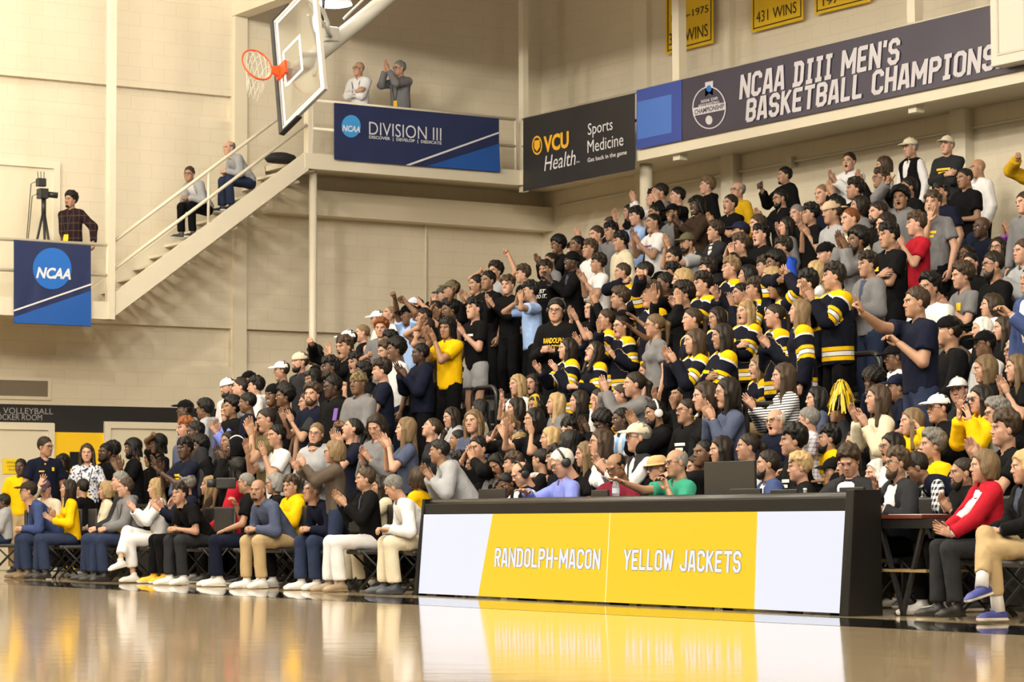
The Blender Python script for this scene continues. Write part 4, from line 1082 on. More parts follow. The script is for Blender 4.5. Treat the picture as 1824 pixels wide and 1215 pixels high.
# ventilation grille
a, b = E(-60, 690), E(90, 690); vg = empty('vent_grille', (b[0]-.9, YW, 0)); tag(vg, 'beige ventilation grille above the locker room lettering', 'vent')
z1, z0 = E(45, 672)[2], E(45, 712)[2]; x0, x1 = -.95, .9; m = MB()
for bx in (((x0, -.03, z0), (x1, 0, z0+.05)), ((x0, -.03, z1-.05), (x1, 0, z1)), ((x0, -.03, z0+.05), (x0+.05, 0, z1-.05)), ((x1-.05, -.03, z0+.05), (x1, 0, z1-.05))): m.box(*bx)
m.build('frame', BEIGE2, vg); m = MB()
for i in range(14):
    z = z0+.05+(z1-z0-.1)*i/14; m.hexa([(x0+.05, -.004, z), (x1-.05, -.004, z), (x1-.05, -.001, z), (x0+.05, -.001, z)], [(x0+.05, -.022, z+.015), (x1-.05, -.022, z+.015), (x1-.05, -.019, z+.018), (x0+.05, -.019, z+.018)])
m.build('louvre', mat('vent_grey', (.36, .31, .24), .5), vg); m = MB(); m.box((x0+.05, -.001, z0+.05), (x1-.05, 0, z1-.05)); m.build('backing', mat('vent_dark', (.14, .12, .09), .7), vg)
# conduit on the end wall
c0, c1, c2 = E(757, 590), E(757, 364), E(962, 384); r_ = .022; y_ = YW-.03
m = MB(); m.tube([(c0[0], y_, c0[2]), (c0[0], y_, c1[2]-.12), (c0[0]+.04, y_, c1[2]-.04), (c0[0]+.12, y_, c1[2]), (c2[0], y_, c1[2])], r_, 8); tag(m.build('conduit', BEIGE2, smooth=True), 'thin cream conduit bending along the end wall below the walkway', 'pipe')
m = MB(); zc = Sd(1400, 291)[2]; m.tube([(XW-.03, Sd(1000, 360)[1], zc), (XW-.03, 8, zc)], .022, 8); tag(m.build('conduit', BEIGE2, smooth=True), 'thin cream conduit along the wall above the top bleacher row', 'pipe')
jb = Sd(1414, 291); m = MB(); m.box((XW-.10, jb[1]-.06, zc-.08), (XW, jb[1]+.06, zc+.07)); tag(m.build('junction_box', BEIGE2), 'small cream junction box on the conduit behind the raised phone', 'box')

# ---------------------------------------------------------------- landing, stairs, walkways
zl0, zl1 = E(163, 568, YF)[2], E(163, 537, YF)[2]; xL = E(203, 500, YF)[0]; xT = E(547, 290, YF)[0]
zf0, zf1 = E(740, 316, YF)[2], E(740, 289, YF)[2]
def walk(name, lo, hi, z0, z1, label):
    m = MB(); m.box((lo[0], lo[1], z1-.06), (hi[0], hi[1], z1)); return struct(name, m, BEIGE)
m = MB(); m.box((-14, YF, zl1-.10), (xL, YW, zl1-.02)); m.box((-14, YF-.05, zl0), (xL, YF+.05, zl1)); struct('floor_landing', m, BEIGE2)
m = MB(); m.box((xT, YF+.04, zf1-.12), (XW, YW, zf1-.04)); m.box((xT-.06, YF-.05, zf0), (XE, YF+.05, zf1)); struct('floor_walkway_end', m, BEIGE2)
m = MB(); m.box((XE+.04, -8, zf1-.12), (XW, YF, zf1-.04)); m.box((XE-.05, -8, zf0), (XE+.05, YF+.05, zf1)); struct('floor_walkway_side', m, BEIGE2)
m = MB(); m.box((xT, YW-.35, zf0-.55), (XW, YW, zf0-.15)); struct('trim_5', m, BEIGE)
for i, py in enumerate((14.0, Sd(1734, 200)[1], Sd(1320, 285)[1])):
    m = MB(); m.box((XW-.16, py, 3.9), (XW, py+.30, zf1-.12)); struct('trim_%d' % (6+i), m, BEIGE2)
def post(px0, px1, py, pl, val, z0, z1):
    if pl == 1: a, b = on(px0, py, 1, val)[0], on(px1, py, 1, val)[0]; m = MB(); m.box((a, val-.07, z0), (b, val+.07, z1))
    else: a, b = on(px1, py, 0, val)[1], on(px0, py, 0, val)[1]; m = MB(); m.box((val-.07, a, z0), (val+.07, b, z1))
    return struct('pillar', m, BEIGE2)
post(192, 203, 300, 1, YF, zl0, 10.6); post(545, 555, 250, 1, YF+.05, zf0, 10.6); post(928, 937, 150, 1, YF, zf0-.1, 10.6)
post(1204, 1216, 100, 0, XE+.12, zf0-.08, 10.6); post(1623, 1637, 50, 0, XE+.12, zf0-.08, 10.6)
m = MB(); cx = E(557.5, 400, YF+.2)[0]; m.lathe([(.0, zf0), (.062, zf0), (.062, 0), (0, 0)], 20, (cx, YF+.2, 0)); struct('pillar_round', m, BEIGE2, smooth=True)
cs = Sd(1151, 320, XE+.25); m = MB(); m.lathe([(.0, zf0), (.10, zf0), (.10, 3.9), (0, 3.9)], 20, (XE+.25, cs[1], 0)); struct('pillar_round', m, BEIGE2, smooth=True)
# staircase
st = empty('staircase', (xL, YF, 0)); tag(st, 'cream steel staircase rising from the landing to the upper walkway', 'staircase')
def rel(p, o=st): return np.asarray(p)-np.array(o.location)
pts = [E(px, py, YF) for px, py in ((202, 522), (543, 272), (548, 303), (202, 564))]
for yy in (YF-.04, YW-.12):
    m = MB(); b_ = [np.array([p[0], yy, p[2]])-np.array(st.location) for p in pts]; t_ = [p+np.array([0, .09, 0]) for p in b_]; m.hexa(b_, t_); m.build('stringer', BEIGE2, st)
ns = 12
for i in range(ns):
    f_ = (i+.6)/ns; p = pts[0]*(1-f_)+pts[1]*f_; z = p[2]-.16; m = MB(); m.box((p[0]-.02-xL, .05, z-.04), (p[0]+.30-xL, YW-YF-.12, z)); m.build('tread', BEIGE2, st)
def rail_through(parent, pairs, y, r=.026, name='rail'):
    m = MB(); P_ = [rel(E(px, py, y), parent) for px, py in pairs]; m.tube(P_, r, 8); return m.build(name, BEIGE2, parent, smooth=True)
rail_through(st, ((203, 430), (546, 173)), YF); rail_through(st, ((203, 480), (546, 222)), YF)
m = MB(); a, b = rel(E(371.5, 303, YF)), rel(E(371, 402, YF)); m.tube([a, b], .022, 8); m.build('rail_post', BEIGE2, st, smooth=True)
# guard rails of landing and walkways
def guard(label, P0, P1, zs, posts):
    g = empty('guard_rail', P0); tag(g, label, 'railing'); P0 = np.array(P0); P1 = np.array(P1)
    for z in zs:
        m = MB(); m.tube([np.array([0, 0, z-P0[2]]), np.array([P1[0]-P0[0], P1[1]-P0[1], z-P0[2]])], .026, 8); m.build('rail', BEIGE2, g, smooth=True)
    for t in np.linspace(0, 1, posts):
        p = (P1-P0)*t; m = MB(); m.tube([np.array([p[0], p[1], 0]), np.array([p[0], p[1], zs[0]-P0[2]])], .024, 8); m.build('rail_post', BEIGE2, g, smooth=True)
    return g
zr = E(740, 196, YF)[2]; zm = E(575, 230.5, YF)[2]
guard('cream guard rail of the lower landing behind the square blue banner', (2.0, YF, zl1), (xL-.1, YF, zl1), (E(163, 435, YF)[2], E(170, 489, YF)[2]), 7)
guard('cream guard rail on the end walkway behind the wide navy banner', (xT+.09, YF, zf1), (XE-.10, YF, zf1), (zr, zm), 5)
guard('cream guard rail on the side walkway behind the long championship banner', (XE, YF-.06, zf1), (XE, 6, zf1), (zr, zm), 16)
door(3, E(104, 420)[0]-1.3, E(104, 420)[0], zl1, E(52, 286)[2], y=YW)
m = MB(); bp_ = E(503, 279, YF+.5); m._a(*[x for x in (lambda v: (v.V, v.Q))(MB().lathe([(.0, .0), (.20, .0), (.24, .07), (.20, .15), (.10, .19), (0, .20)], 14))]); bo = m.build('jacket', mat('black_fabric', (.01, .01, .013), .8, bump=(20, .5)), smooth=True, loc=(bp_[0], YF+.55, E(503, 289, YF+.5)[2])); bo.scale = (1.15, .8, .8); tag(bo, 'dark folded jacket lying on the upper stair treads', 'jacket')

# ---------------------------------------------------------------- banners
def cloth_banner(name, px, top, bot, pl, val, m, label, waves=5, amp=.0030):
    """px=(left,right), top/bot=(y at left, y at right): a hanging sheet on an upright plane"""
    A, B_ = on(px[0], top[0], pl, val), on(px[1], top[1], pl, val); C_, D_ = on(px[0], bot[0], pl, val), on(px[1], bot[1], pl, val)
    n = np.array([0, -1., 0]) if pl == 1 else np.array([-1., 0, 0]); O = (A+B_+C_+D_)/4
    nx, ny = 48, 12; G = np.zeros((ny+1, nx+1, 3)); Gb = np.zeros_like(G)
    for j in range(ny+1):
        for i in range(nx+1):
            u, v = i/nx, j/ny; p = (A*(1-u)+B_*u)*(1-v)+(C_*(1-u)+D_*u)*v-O
            w = amp*(math.sin(u*math.pi*2*waves+v*1.5)*(.35+.65*v)+.5*math.sin(u*29+v*7)*(.3+v))
            G[j, i] = p+n*w; Gb[j, i] = p+n*(w-.003)
    mb = MB(); mb.grid(G[:, :, :]); mb.grid(Gb[:, ::-1, :])
    o = mb.build(name, m, smooth=True, loc=O); tag(o, label, 'banner'); o['w'] = 1; del o['w']; return o
def flat(parent, name, pts, pl, val, m, off=.018, th=.002):
    """flat printed shape given by outline points as seen on the banner"""
    off *= .42; th = .001
    n = np.array([0, -1., 0]) if pl == 1 else np.array([-1., 0, 0]); L_ = np.array(parent.location); P_ = [on(x, y, pl, val) for x, y in pts]; O = sum(P_)/len(P_)
    xa = np.array([1., 0, 0]) if pl == 1 else np.array([0, -1., 0])
    q = [((p-O)@xa, p[2]-O[2]) for p in P_]; ar = sum(q[i-1][0]*q[i][1]-q[i][0]*q[i-1][1] for i in range(len(q)))
    if ar < 0: q = q[::-1]
    return poly(name, q, parent, frame(O+n*off-L_, xa, (0, 0, 1)), m, th)
def disc(cx, cy, rx, ry, n=36, a0=0., a1=2*math.pi): return [(cx+rx*math.cos(a0+(a1-a0)*k/n), cy+ry*math.sin(a0+(a1-a0)*k/n)) for k in range(n if a1-a0 > 6.2 else n+1)]
NAVY = mat('banner_navy', (.012, .022, .085), .45, bump=(5, .15)); BLUE = mat('banner_blue', (.010, .085, .36), .45, bump=(5, .15)); SKY = mat('banner_sky', (.045, .30, .68), .45)
INKW = mat('print_white_ink', (.70, .70, .73), .6); INKG = mat('print_pale_grey', (.56, .54, .58), .6)
y1 = YF-.10
bn = cloth_banner('hanging_banner', (24.5, 162), (427, 437.5), (576, 582), 1, y1, NAVY, 'square blue banner with a round emblem hanging from the landing rail', 3)
flat(bn, 'lower_panel', ((24.5, 565), (162, 518), (162, 581), (24.5, 575)), 1, y1, BLUE, .014); flat(bn, 'white_line', ((24.5, 552), (162, 505), (162, 508), (24.5, 555)), 1, y1, INKW)
flat(bn, 'emblem', disc(92.5, 478.5, 34.5, 37), 1, y1, mat('banner_mid_blue', (.012, .13, .50), .45)); label_on(bn, 'NCAA', 64, 126, 487, 20, 1, y1, INKW, .024, shear=.25, bold=.035)
bn = cloth_banner('hanging_banner', (595, 889), (183, 211), (284, 307), 1, y1, NAVY, 'wide navy banner lettered division three on the end walkway rail', 5)
flat(bn, 'lower_panel', ((760, 296), (889, 256), (891, 306.5), (785, 298)), 1, y1, BLUE, .014); flat(bn, 'white_line', ((722, 294), (888, 235), (888, 238), (730, 294.8)), 1, y1, INKW)
flat(bn, 'emblem', disc(625, 225, 17, 20), 1, y1, SKY); label_on(bn, 'NCAA', 609, 641, 229.5, 11, 1, y1, INKW, .024, shear=.25, bold=.03)
label_on(bn, 'DIVISION III', 657.5, 786, 234, 23, 1, y1, INKW, .022, bold=-.005); label_on(bn, 'DISCOVER  |  DEVELOP  |  DEDICATE', 657.5, 786.5, 250.5, 7, 1, y1, INKW, .022, bold=.02)
x1 = XE-.10; BLK = mat('banner_black', (.018, .016, .018), .5, bump=(5, .15))
bn = cloth_banner('hanging_banner', (932, 1131), (211, 166), (341, 302), 0, x1, BLK, 'black sports medicine banner on the side walkway rail near the corner', 4)
GOLD = mat('print_gold', (.80, .42, .02), .5)
flat(bn, 'emblem', disc(957.5, 259, 9, 17), 0, x1, GOLD); flat(bn, 'emblem_ring', disc(957.5, 259, 7.2, 13.5), 0, x1, BLK, .021); flat(bn, 'emblem_shield', ((952.5, 251), (962.5, 249), (962.5, 262), (957.5, 270), (952.5, 264)), 0, x1, GOLD, .024)
label_on(bn, 'VCU', 969, 1014, 253, 30, 0, x1, GOLD, .024, bold=.04); label_on(bn, 'Health', 970, 1026, 286, 27, 0, x1, INKW, .024, shear=.2); label_on(bn, 'TM', 1027, 1033, 289, 3.2, 0, x1, INKW, .024)
label_on(bn, 'Sports', 1048, 1092, 229, 27, 0, x1, INKW, .024); label_on(bn, 'Medicine', 1047, 1111, 255, 22, 0, x1, INKW, .024); label_on(bn, 'Get back in the game', 1047, 1117, 279.5, 10, 0, x1, INKW, .024, bold=.015)
PURP = mat('banner_slate_purple', (.040, .034, .060), .38, bump=(4, .25))
bn = cloth_banner('hanging_banner', (1134.5, 1824), (161, -5), (267, 124), 0, x1, PURP, 'long slate championship banner along the side walkway rail', 9, .0034)
flat(bn, 'blue_end', ((1134.5, 161), (1215, 142), (1215, 250), (1134.5, 266.5)), 0, x1, mat('banner_royal', (.030, .060, .30), .45), .016)
flat(bn, 'blue_block', ((1136, 182), (1197, 168), (1197, 236), (1136, 249)), 0, x1, mat('banner_light_blue', (.055, .15, .50), .45), .020)
label_on(bn, "NCAA DIII MEN'S", 1312, 1600, 124, 45, 0, x1, INKG, .030, block=True); label_on(bn, 'BASKETBALL CHAMPIONSHIP', 1312, 1830, 145, 44, 0, x1, INKG, .030, block=True)
flat(bn, 'logo_outline', disc(1264, 192, 30, 38, 28), 0, x1, INKG, .020); flat(bn, 'logo_field', disc(1264, 192, 28, 36, 28), 0, x1, PURP, .023); flat(bn, 'logo_net', ((1257, 147), (1271, 144), (1271, 170), (1264, 166), (1257, 173)), 0, x1, INKG, .023)
flat(bn, 'logo_disc', disc(1264, 158, 4.5, 6), 0, x1, mat('banner_mid_blue', (.012, .13, .50)), .027)
label_on(bn, '2026 DIII', 1249, 1279, 178, 5, 0, x1, INKG, .027, bold=.02); label_on(bn, "MEN'S BASKETBALL", 1245, 1283, 185, 5, 0, x1, INKG, .027, bold=.02)
flat(bn, 'logo_bar', ((1235, 193), (1294, 182), (1293, 195), (1236, 207)), 0, x1, INKG, .026); label_on(bn, 'CHAMPIONSHIP', 1238, 1291, 194.5, 9, 0, x1, PURP, .030, bold=.03); flat(bn, 'logo_ball', disc(1264, 214, 6, 8), 0, x1, INKG, .027)
YB = mat('banner_yellow', (.72, .46, .01), .45, bump=(6, .3)); x2 = XW-.10
for (l, r, t0, t1, b0, b1, lab, lines) in ((1185.5, 1271, -60, -80, 97.5, 76.5, 'yellow wall banner behind the walkway pillar, reading wins', (('1956-1975', 1196, 1262, 24, 13), ('31   WINS', 1192, 1261, 62, 22))),
        (1338, 1431, -110, -130, 58.5, 35, 'yellow wall banner reading 431 wins', (('431 WINS', 1347, 1419, 22, 20),)), (1451, 1551, -150, -170, 27, 3, 'yellow wall banner cut by the picture top, nearest the white cabinet', (('197', 1466, 1494, 1, 13),))):
    bn = cloth_banner('wall_banner', (l, r), (t0, t1), (b0, b1), 0, x2, YB, lab, 1, .002)
    for (xa, ya, xb, yb) in ((l+4, b0-6, r-4, b1-5), ):
        flat(bn, 'border_line', ((xa, ya), (xb, yb), (xb, yb-2), (xa, ya-2)), 0, x2, mat('print_black', (.015, .012, .01), .6), .012)
    for xa, sl in ((l+4, 0), (r-5, 0)): flat(bn, 'border_line', ((xa, (b0 if xa < l+10 else b1)-5), (xa+1.6, (b0 if xa < l+10 else b1)-5), (xa+1.6, t0), (xa, t0)), 0, x2, MATS['print_black'], .012)
    for (t_, a, b, c, h_) in lines: label_on(bn, t_, a, b, c, h_, 0, x2, MATS['print_black'], .016)
# white cabinet hung on the side walkway
y0, ya = Sd(1764, 60, XE-.35)[1], Sd(1764, 60, XE-.35)[1]-2.2; zc0 = Sd(1767, 119, XE-.35)[2]
wc = empty('scoreboard_cabinet', (XE-.35, ya, zc0)); tag(wc, 'white cabinet hung over the right end of the championship banner', 'cabinet')
m = MB(); m.box((0, 0, 0), (.24, y0-ya, 2.2)); m.build('case', mat('white_enamel', (.66, .62, .54), .4), wc, bevel=.01)
m = MB(); 
for bx in (((-.012, .28, .12), (0, y0-ya-.12, .15)), ((-.012, y0-ya-.15, .15), (0, y0-ya-.12, 2.1)), ((-.012, y0-ya-.62, .15), (0, y0-ya-.59, 2.1))): m.box(*bx)
m.build('face_frame', mat('white_trim', (.58, .53, .44), .4), wc)
m = MB(); m.tube([(.24, .5, 1.5), (.40, .5, 1.5)], .03, 8); m.tube([(.24, 1.7, 1.5), (.40, 1.7, 1.5)], .03, 8); m.build('bracket', BEIGE2, wc)
# high-bay lamp
lp = at_depth(594, 8, 35.9); hl = empty('high_bay_lamp', lp); tag(hl, 'bright white high bay lamp hanging behind the glass backboard', 'lamp')
m = MB(); m.lathe([(.05, .42), (.12, .36), (.20, .16), (.265, .0), (.255, .0), (.19, .15), (.11, .33), (.05, .36)], 28); m.build('reflector', mat('lamp_white', (.75, .75, .75), .35), hl, smooth=True)
m = MB(); m.lathe([(.0, -.03), (.16, -.025), (.25, .012), (.0, .02)], 28); m.build('lens', mat('lamp_glow', (1, 1, 1), .5, emit=((1., .97, .93), 14.)), hl, smooth=True)
m = MB(); m.tube([(0, 0, .40), (0, 0, 10.6-lp[2])], .02, 8); m.build('stem', BEIGE2, hl)
pl_ = bpy.data.lights.new('lamp_glow_light', 'POINT'); pl_.energy = 90; pl_.color = (.95, .93, 1.); pl_.shadow_soft_size = .25
po = bpy.data.objects.new('lamp_glow_light', pl_); COL.objects.link(po); po.location = lp+np.array([0, 0, -.25])

# ---------------------------------------------------------------- folded side basket
zc_ = 34.9; M2 = np.array([[19., 66.4, -97.], [-123.5, 62.6, 37.]])/131.   # image right / image up of board long, short, normal
u1, s1, v1 = np.linalg.svd(M2); r1 = (u1@np.eye(2, 3)@v1); r3 = np.cross(r1[0], r1[1])
def cam2w(v): return RT*v[0]+UP*v[1]-FW*v[2]*-1*-1
Bl, Bs, Bn = [RT*r1[0][i]+UP*r1[1][i]-FW*r3[i] for i in range(3)]
if np.cross(Bl, Bs)@Bn < 0: pass
O = at_depth(495.5, 136, zc_)
bk = empty('basketball_goal', O); tag(bk, 'folded-up glass basketball goal with orange rim, hanging at an angle', 'basketball goal')
Mb = Matrix([[Bl[i], Bs[i], Bn[i], 0] for i in range(3)]+[[0, 0, 0, 1]])
if Mb.to_3x3().determinant() < 0: Mb = Matrix([[-Bl[i], Bs[i], Bn[i], 0] for i in range(3)]+[[0, 0, 0, 1]])
def bput(mb, name, mt, smooth=False, bevel=0., parent=None):
    o = mb.build(name, mt, parent or bk, smooth, bevel); o.matrix_local = Mb if parent is None else Matrix.Identity(4); return o
Lh, Sh = .915, 1.07
m = MB(); m.box((-Lh+.03, .02, -.006), (Lh-.03, Sh-.03, .006)); bput(m, 'glass', mat('board_glass', (.90, .93, .92), .03, trans=1., spec=.5))
m = MB()
for bx in (((-Lh, 0, -.03), (Lh, .045, .02)), ((-Lh, Sh-.045, -.03), (Lh, Sh, .02)), ((-Lh, .045, -.03), (-Lh+.045, Sh-.045, .02)), ((Lh-.045, .045, -.03), (Lh, Sh-.045, .02))): m.box(*bx)
bput(m, 'frame', mat('aluminium', (.62, .62, .62), .4, .6))
m = MB()
for bx in (((-Lh+.045, .06, .0065), (Lh-.045, .105, .008)), ((-Lh+.045, Sh-.10, .0065), (Lh-.045, Sh-.055, .008)), ((-Lh+.05, .105, .0065), (-Lh+.095, Sh-.10, .008)), ((Lh-.095, .105, .0065), (Lh-.05, Sh-.10, .008)),
           ((-.305, .15, .0065), (-.255, .60, .008)), ((.255, .15, .0065), (.305, .60, .008)), ((-.305, .56, .0065), (.305, .61, .008)), ((-.305, .15, .0065), (.305, .20, .008))): m.box(*bx)
bput(m, 'white_markings', mat('board_white', (.74, .74, .74), .5))
m = MB(); m.box((-Lh-.02, -.05, -.05), (Lh+.02, .03, .04))
for q in (-1, 1): m.box((min(q*Lh, q*(Lh+.03)), -.05, -.05), (max(q*Lh, q*(Lh+.03)), .42, .04))
bput(m, 'edge_padding', mat('black_padding', (.022, .022, .025), .55), bevel=.02)
m = MB(); m.box((-.10, .02, .008), (.10, .25, .05)); m.hexa([(-.085, .06, .05), (.085, .06, .05), (.085, .12, .05), (-.085, .12, .05)], [(-.05, .075, .165), (.05, .075, .165), (.05, .10, .165), (-.05, .10, .165)])
OR = mat('rim_orange', (.75, .075, .012), .4); bput(m, 'rim_bracket', OR, bevel=.004)
rc = np.array([0, .09, .385]); m = MB(); m.tube([rc+.232*np.array([math.cos(a), 0, math.sin(a)]) for a in np.linspace(0, 2*math.pi, 33)[:-1]], .0125, 8, closed=True); bput(m, 'rim', OR, True)
# the net hangs straight down from the tilted rim
R3 = np.array(Mb.to_3x3()); dn = R3.T@np.array([-.12, 0, -1.]); m = MB(); nk = 12
def netp(k, lv):
    a = 2*math.pi*(k)/nk; ring = rc+.226*np.array([math.cos(a), 0, math.sin(a)]); t = lv/5; cen = rc+dn*.40*t*1.0
    tgt = cen+(ring-rc)*.50; return ring*(1-t)+(tgt)*t+np.array([0, 0, .01*math.sin(k*5+lv*2)])
for k in range(nk):
    for par in (0, .5):
        m.tube([netp(k+(lv*.5 if par == 0 else -lv*.5), lv) for lv in range(6)], .0045, 5)
bput(m, 'net', mat('net_cord', (.62, .58, .48), .8), True)
# support arm behind the board
WS = mat('goal_white_steel', (.52, .51, .46), .45)
def wl(px, py, dz=0.): return at_depth(px, py, zc_+dz)-O
arm = [wl(519, 133, .25), wl(560, 103, .5), wl(640, 38, .8), wl(720, -30, 1.1), wl(905, -190, 1.6)]
m = MB(); m.tube(arm, .108, 16); m.build('support_arm', WS, bk, smooth=True)
m = MB(); m.tube([wl(548, -6, .2), wl(575, 18, .35), wl(584, 42, .4), wl(583, 66, .4)], .03, 8); m.tube([wl(612, 34, .6), wl(640, 6, .6), wl(668, -22, .6)], .018, 8); m.tube([wl(553, 6, .15), wl(590, 66, .4)], .022, 8); m.build('brace', WS, bk, smooth=True)
m = MB(); m.tube([wl(577, -12, .3), wl(575, 38, .4)], .022, 8); m.build('damper', mat('black_steel', (.015, .015, .016), .4), bk, smooth=True)
for a_, k_ in ((wl(588, 62, .55), .10), (wl(516, 133, .14), .085)):
    m = MB(); m.box(a_-k_, a_+k_); m.build('clamp', WS, bk, bevel=.02)
m = MB(); m.tube([R3@np.array([0, Sh*.5, -.03]), wl(572, 95, .5)], .04, 8); m.tube([R3@np.array([-.5, Sh*.75, -.03]), wl(572, 95, .5)], .028, 8); m.tube([R3@np.array([.5, Sh*.75, -.03]), wl(572, 95, .5)], .028, 8); m.build('mount', WS, bk, smooth=True)
# ================================================================ bleachers
bl = empty('bleachers', (XF, YEND, 0)); tag(bl, 'tall dark stepped bleachers filled with the standing and seated crowd', 'bleachers')
DK = mat('deck_black', (.012, .011, .011), .5, bump=(30, .1)); RS = mat('riser_black', (.008, .008, .009), .6); YS = mat('seat_yellow', (.55, .35, .01), .4)
YN = 3.0
for k in range(NROW):
    x0 = XF+PIT*k; x1 = x0+PIT if k < NROW-1 else XW-.10; z = Z0+RISE*k
    m = MB(); m.box((x0-XF, YN-YEND, z-.04), (x1-XF, 0, z)); m.build('deck', DK, bl)
    m = MB(); m.box((x0-XF, YN-YEND, z-RISE-.02 if k else 0), (x0-XF+.03, 0, z-.04)); m.build('riser', RS, bl)
    if k < NROW-1:
        m = MB(); m.box((x0-XF+.40, YN-YEND, z+.36), (x0-XF+.66, -.05, z+.40)); m.build('bench', mat('bench_black', (.015, .014, .014), .45), bl)
m = MB()
for k in range(NROW):
    x0 = PIT*k; x1 = x0+PIT if k < NROW-1 else XW-.10-XF; m.box((x0, -.02, 0), (x1, .03, Z0+RISE*k))
m.build('end_panel', RS, bl)
def rail_row(px, py, hgt=.95):
    best = None
    for k in range(NROW):
        X0 = XF+PIT*k+.35; W_ = on(px, py, 0, X0); c = abs(W_[2]-(Z0+RISE*k)-hgt)
        if best is None or c < best[0]: best = (c, k, W_)
    return best[1], best[2]
BS = mat('rail_black', (.016, .016, .017), .35)
for (pa, pya, pb, lab) in ((842, 692, 872, 'black looped aisle rail before the pale grey shorts'), (961, 632, 985, 'black looped aisle rail under the reaching striped jersey'), (1330, 722, 1376, 'black looped aisle rail beside the black-and-white stripes'), (1507, 633, 1541, 'black looped aisle rail near the yellow pom-pom'),
                           (1655, 553, 1690, 'black looped aisle rail behind the big navy polo'), (1793, 482, 1824, 'black looped aisle rail at the right edge by the blue suit')):
    k, W_ = rail_row(pa, pya); z = Z0+RISE*k; top = W_[2]; w = abs(on(pb, pya, 0, W_[0])[1]-W_[1])
    r = empty('aisle_rail', (W_[0], W_[1], z)); tag(r, lab, 'handrail', 'black looped rails on the bleacher aisles')
    hh = top-z; L2 = max(.5, w*1.4); m = MB(); R_ = .12
    pts_ = [(0, 0, 0), (0, 0, hh-R_)]+[(0, -R_+R_*math.cos(a), hh-R_+R_*math.sin(a)) for a in np.linspace(.3, math.pi/2, 5)]+[(0, -L2+R_-R_*math.cos(a), hh-R_+R_*math.sin(a)) for a in np.linspace(math.pi/2, .3, 5)]+[(0, -L2, hh-R_), (0, -L2, 0)]
    m.tube(pts_, .028, 10); m.build('loop', BS, r, smooth=True); m = MB(); m.tube([(0, 0, hh*.5), (0, -L2, hh*.5)], .02, 8); m.build('cross_bar', BS, r, smooth=True)

# ================================================================ the lit scorers' table
ta, tb = on(746, 1060.7, 2, 0), on(1500, 1097.6, 2, 0); TL = float(np.linalg.norm(tb-ta)); td = (tb-ta)/TL; tn = np.array([td[1], -td[0], 0.]); 
if tn[0] > 0: tn = -tn      # towards the court
def onface(px, py, off=0.):
    d = ray(px, py); t = ((ta+tn*off-EYE)@tn)/(d@tn); return EYE+d*t
def tloc(P): q = np.asarray(P)-ta; return np.array([q@td, -(q@tn), q[2]])
tbl = empty('scorers_table', ta); tbl.matrix_world = Matrix([[td[0], -tn[0], 0, ta[0]], [td[1], -tn[1], 0, ta[1]], [0, 0, 1, 0], [0, 0, 0, 1]])
tag(tbl, 'long lit scorers table with yellow and white screens at courtside', 'table')
TH = tloc(onface(752.5, 889))[2]; pz0, pz1 = tloc(onface(746, 1057))[2], tloc(onface(756, 916.5))[2]
CASE = mat('case_black', (.007, .0065, .006), .5, spec=.2, bump=(90, .1))
m = MB(); m.box((-.02, .06, pz1), (TL, .26, pz1+.10)); m.build('front_rail', CASE, tbl, bevel=.006)
m = MB(); m.box((-.02, .02, 0.015), (TL, .26, pz0-.004)); m.build('plinth', CASE, tbl, bevel=.004)
m = MB(); m.tube([(-.03, .15, TH-.055), (TL+.02, .15, TH-.055)], .052, 14); m.build('top_roll', mat('vinyl_black', (.014, .013, .012), .35), tbl, smooth=True)
m = MB(); m.box((-.02, .10, pz1+.10), (TL, .26, TH-.06)); m.build('back_board', mat('case_dark', (.012, .012, .012), .6), tbl)
m = MB(); m.hexa([(-.06, -.03, 0.), (.0, -.03, 0.), (.0, .28, 0.), (-.06, .28, 0.)], [(-.04, .06, TH), (.01, .06, TH), (.01, .28, TH), (-.04, .28, TH)]); m.build('end_post', CASE, tbl, bevel=.006)
m = MB(); m.hexa([(TL, -.03, 0.), (TL+.10, -.02, 0.), (TL+.10, .30, 0.), (TL, .30, 0.)], [(TL+.0, .05, TH+.01), (TL+.10, .05, TH+.01), (TL+.10, .30, TH+.01), (TL, .30, TH+.01)]); m.build('end_post', CASE, tbl, bevel=.006)
for i in range(5):
    m = MB(); x = .25+i*(TL-.5)/4; m.box((x-.10, .0, 0), (x+.10, .2, .03)); m.build('foot', CASE, tbl)
# screens: the face leans back a little
tilt = math.atan2(.055, pz1-pz0); fy = (0, math.sin(tilt), math.cos(tilt))
fx0 = np.array([0., .0, pz0])
EW = mat('screen_white', (.02, .02, .02), .25, spec=.15, emit=((.88, .90, 1.0), .95)); EY = mat('screen_yellow', (.02, .02, .02), .25, emit=((1.0, .63, .003), 1.0), spec=.15); EI = mat('screen_lettering', (.02, .02, .02), .25, emit=((.86, .88, 1.0), .95)); EO = mat('screen_outline', (.05, .04, .03), .4, emit=((.42, .30, .10), .6))
def fpt(px, py): q = tloc(onface(px, py)); return np.array([q[0], (q[2]-pz0)/math.cos(tilt)])
xm = fpt(1078, 990)[0]; ph = (pz1-pz0)/math.cos(tilt)
def screen(name, quad, mt, off):
    O = np.array([quad[0][0], 0, pz0]); return poly(name, [(a-quad[0][0], b) for a, b in quad], tbl, frame(np.array([quad[0][0], -off, pz0]), (1, 0, 0), fy), mt, .003)
xa0, xa1 = fpt(852, 1064)[0], fpt(869, 917)[0]; xb0, xb1 = fpt(1344, 1082)[0], fpt(1339.5, 913)[0]
xl, xr = .0, TL
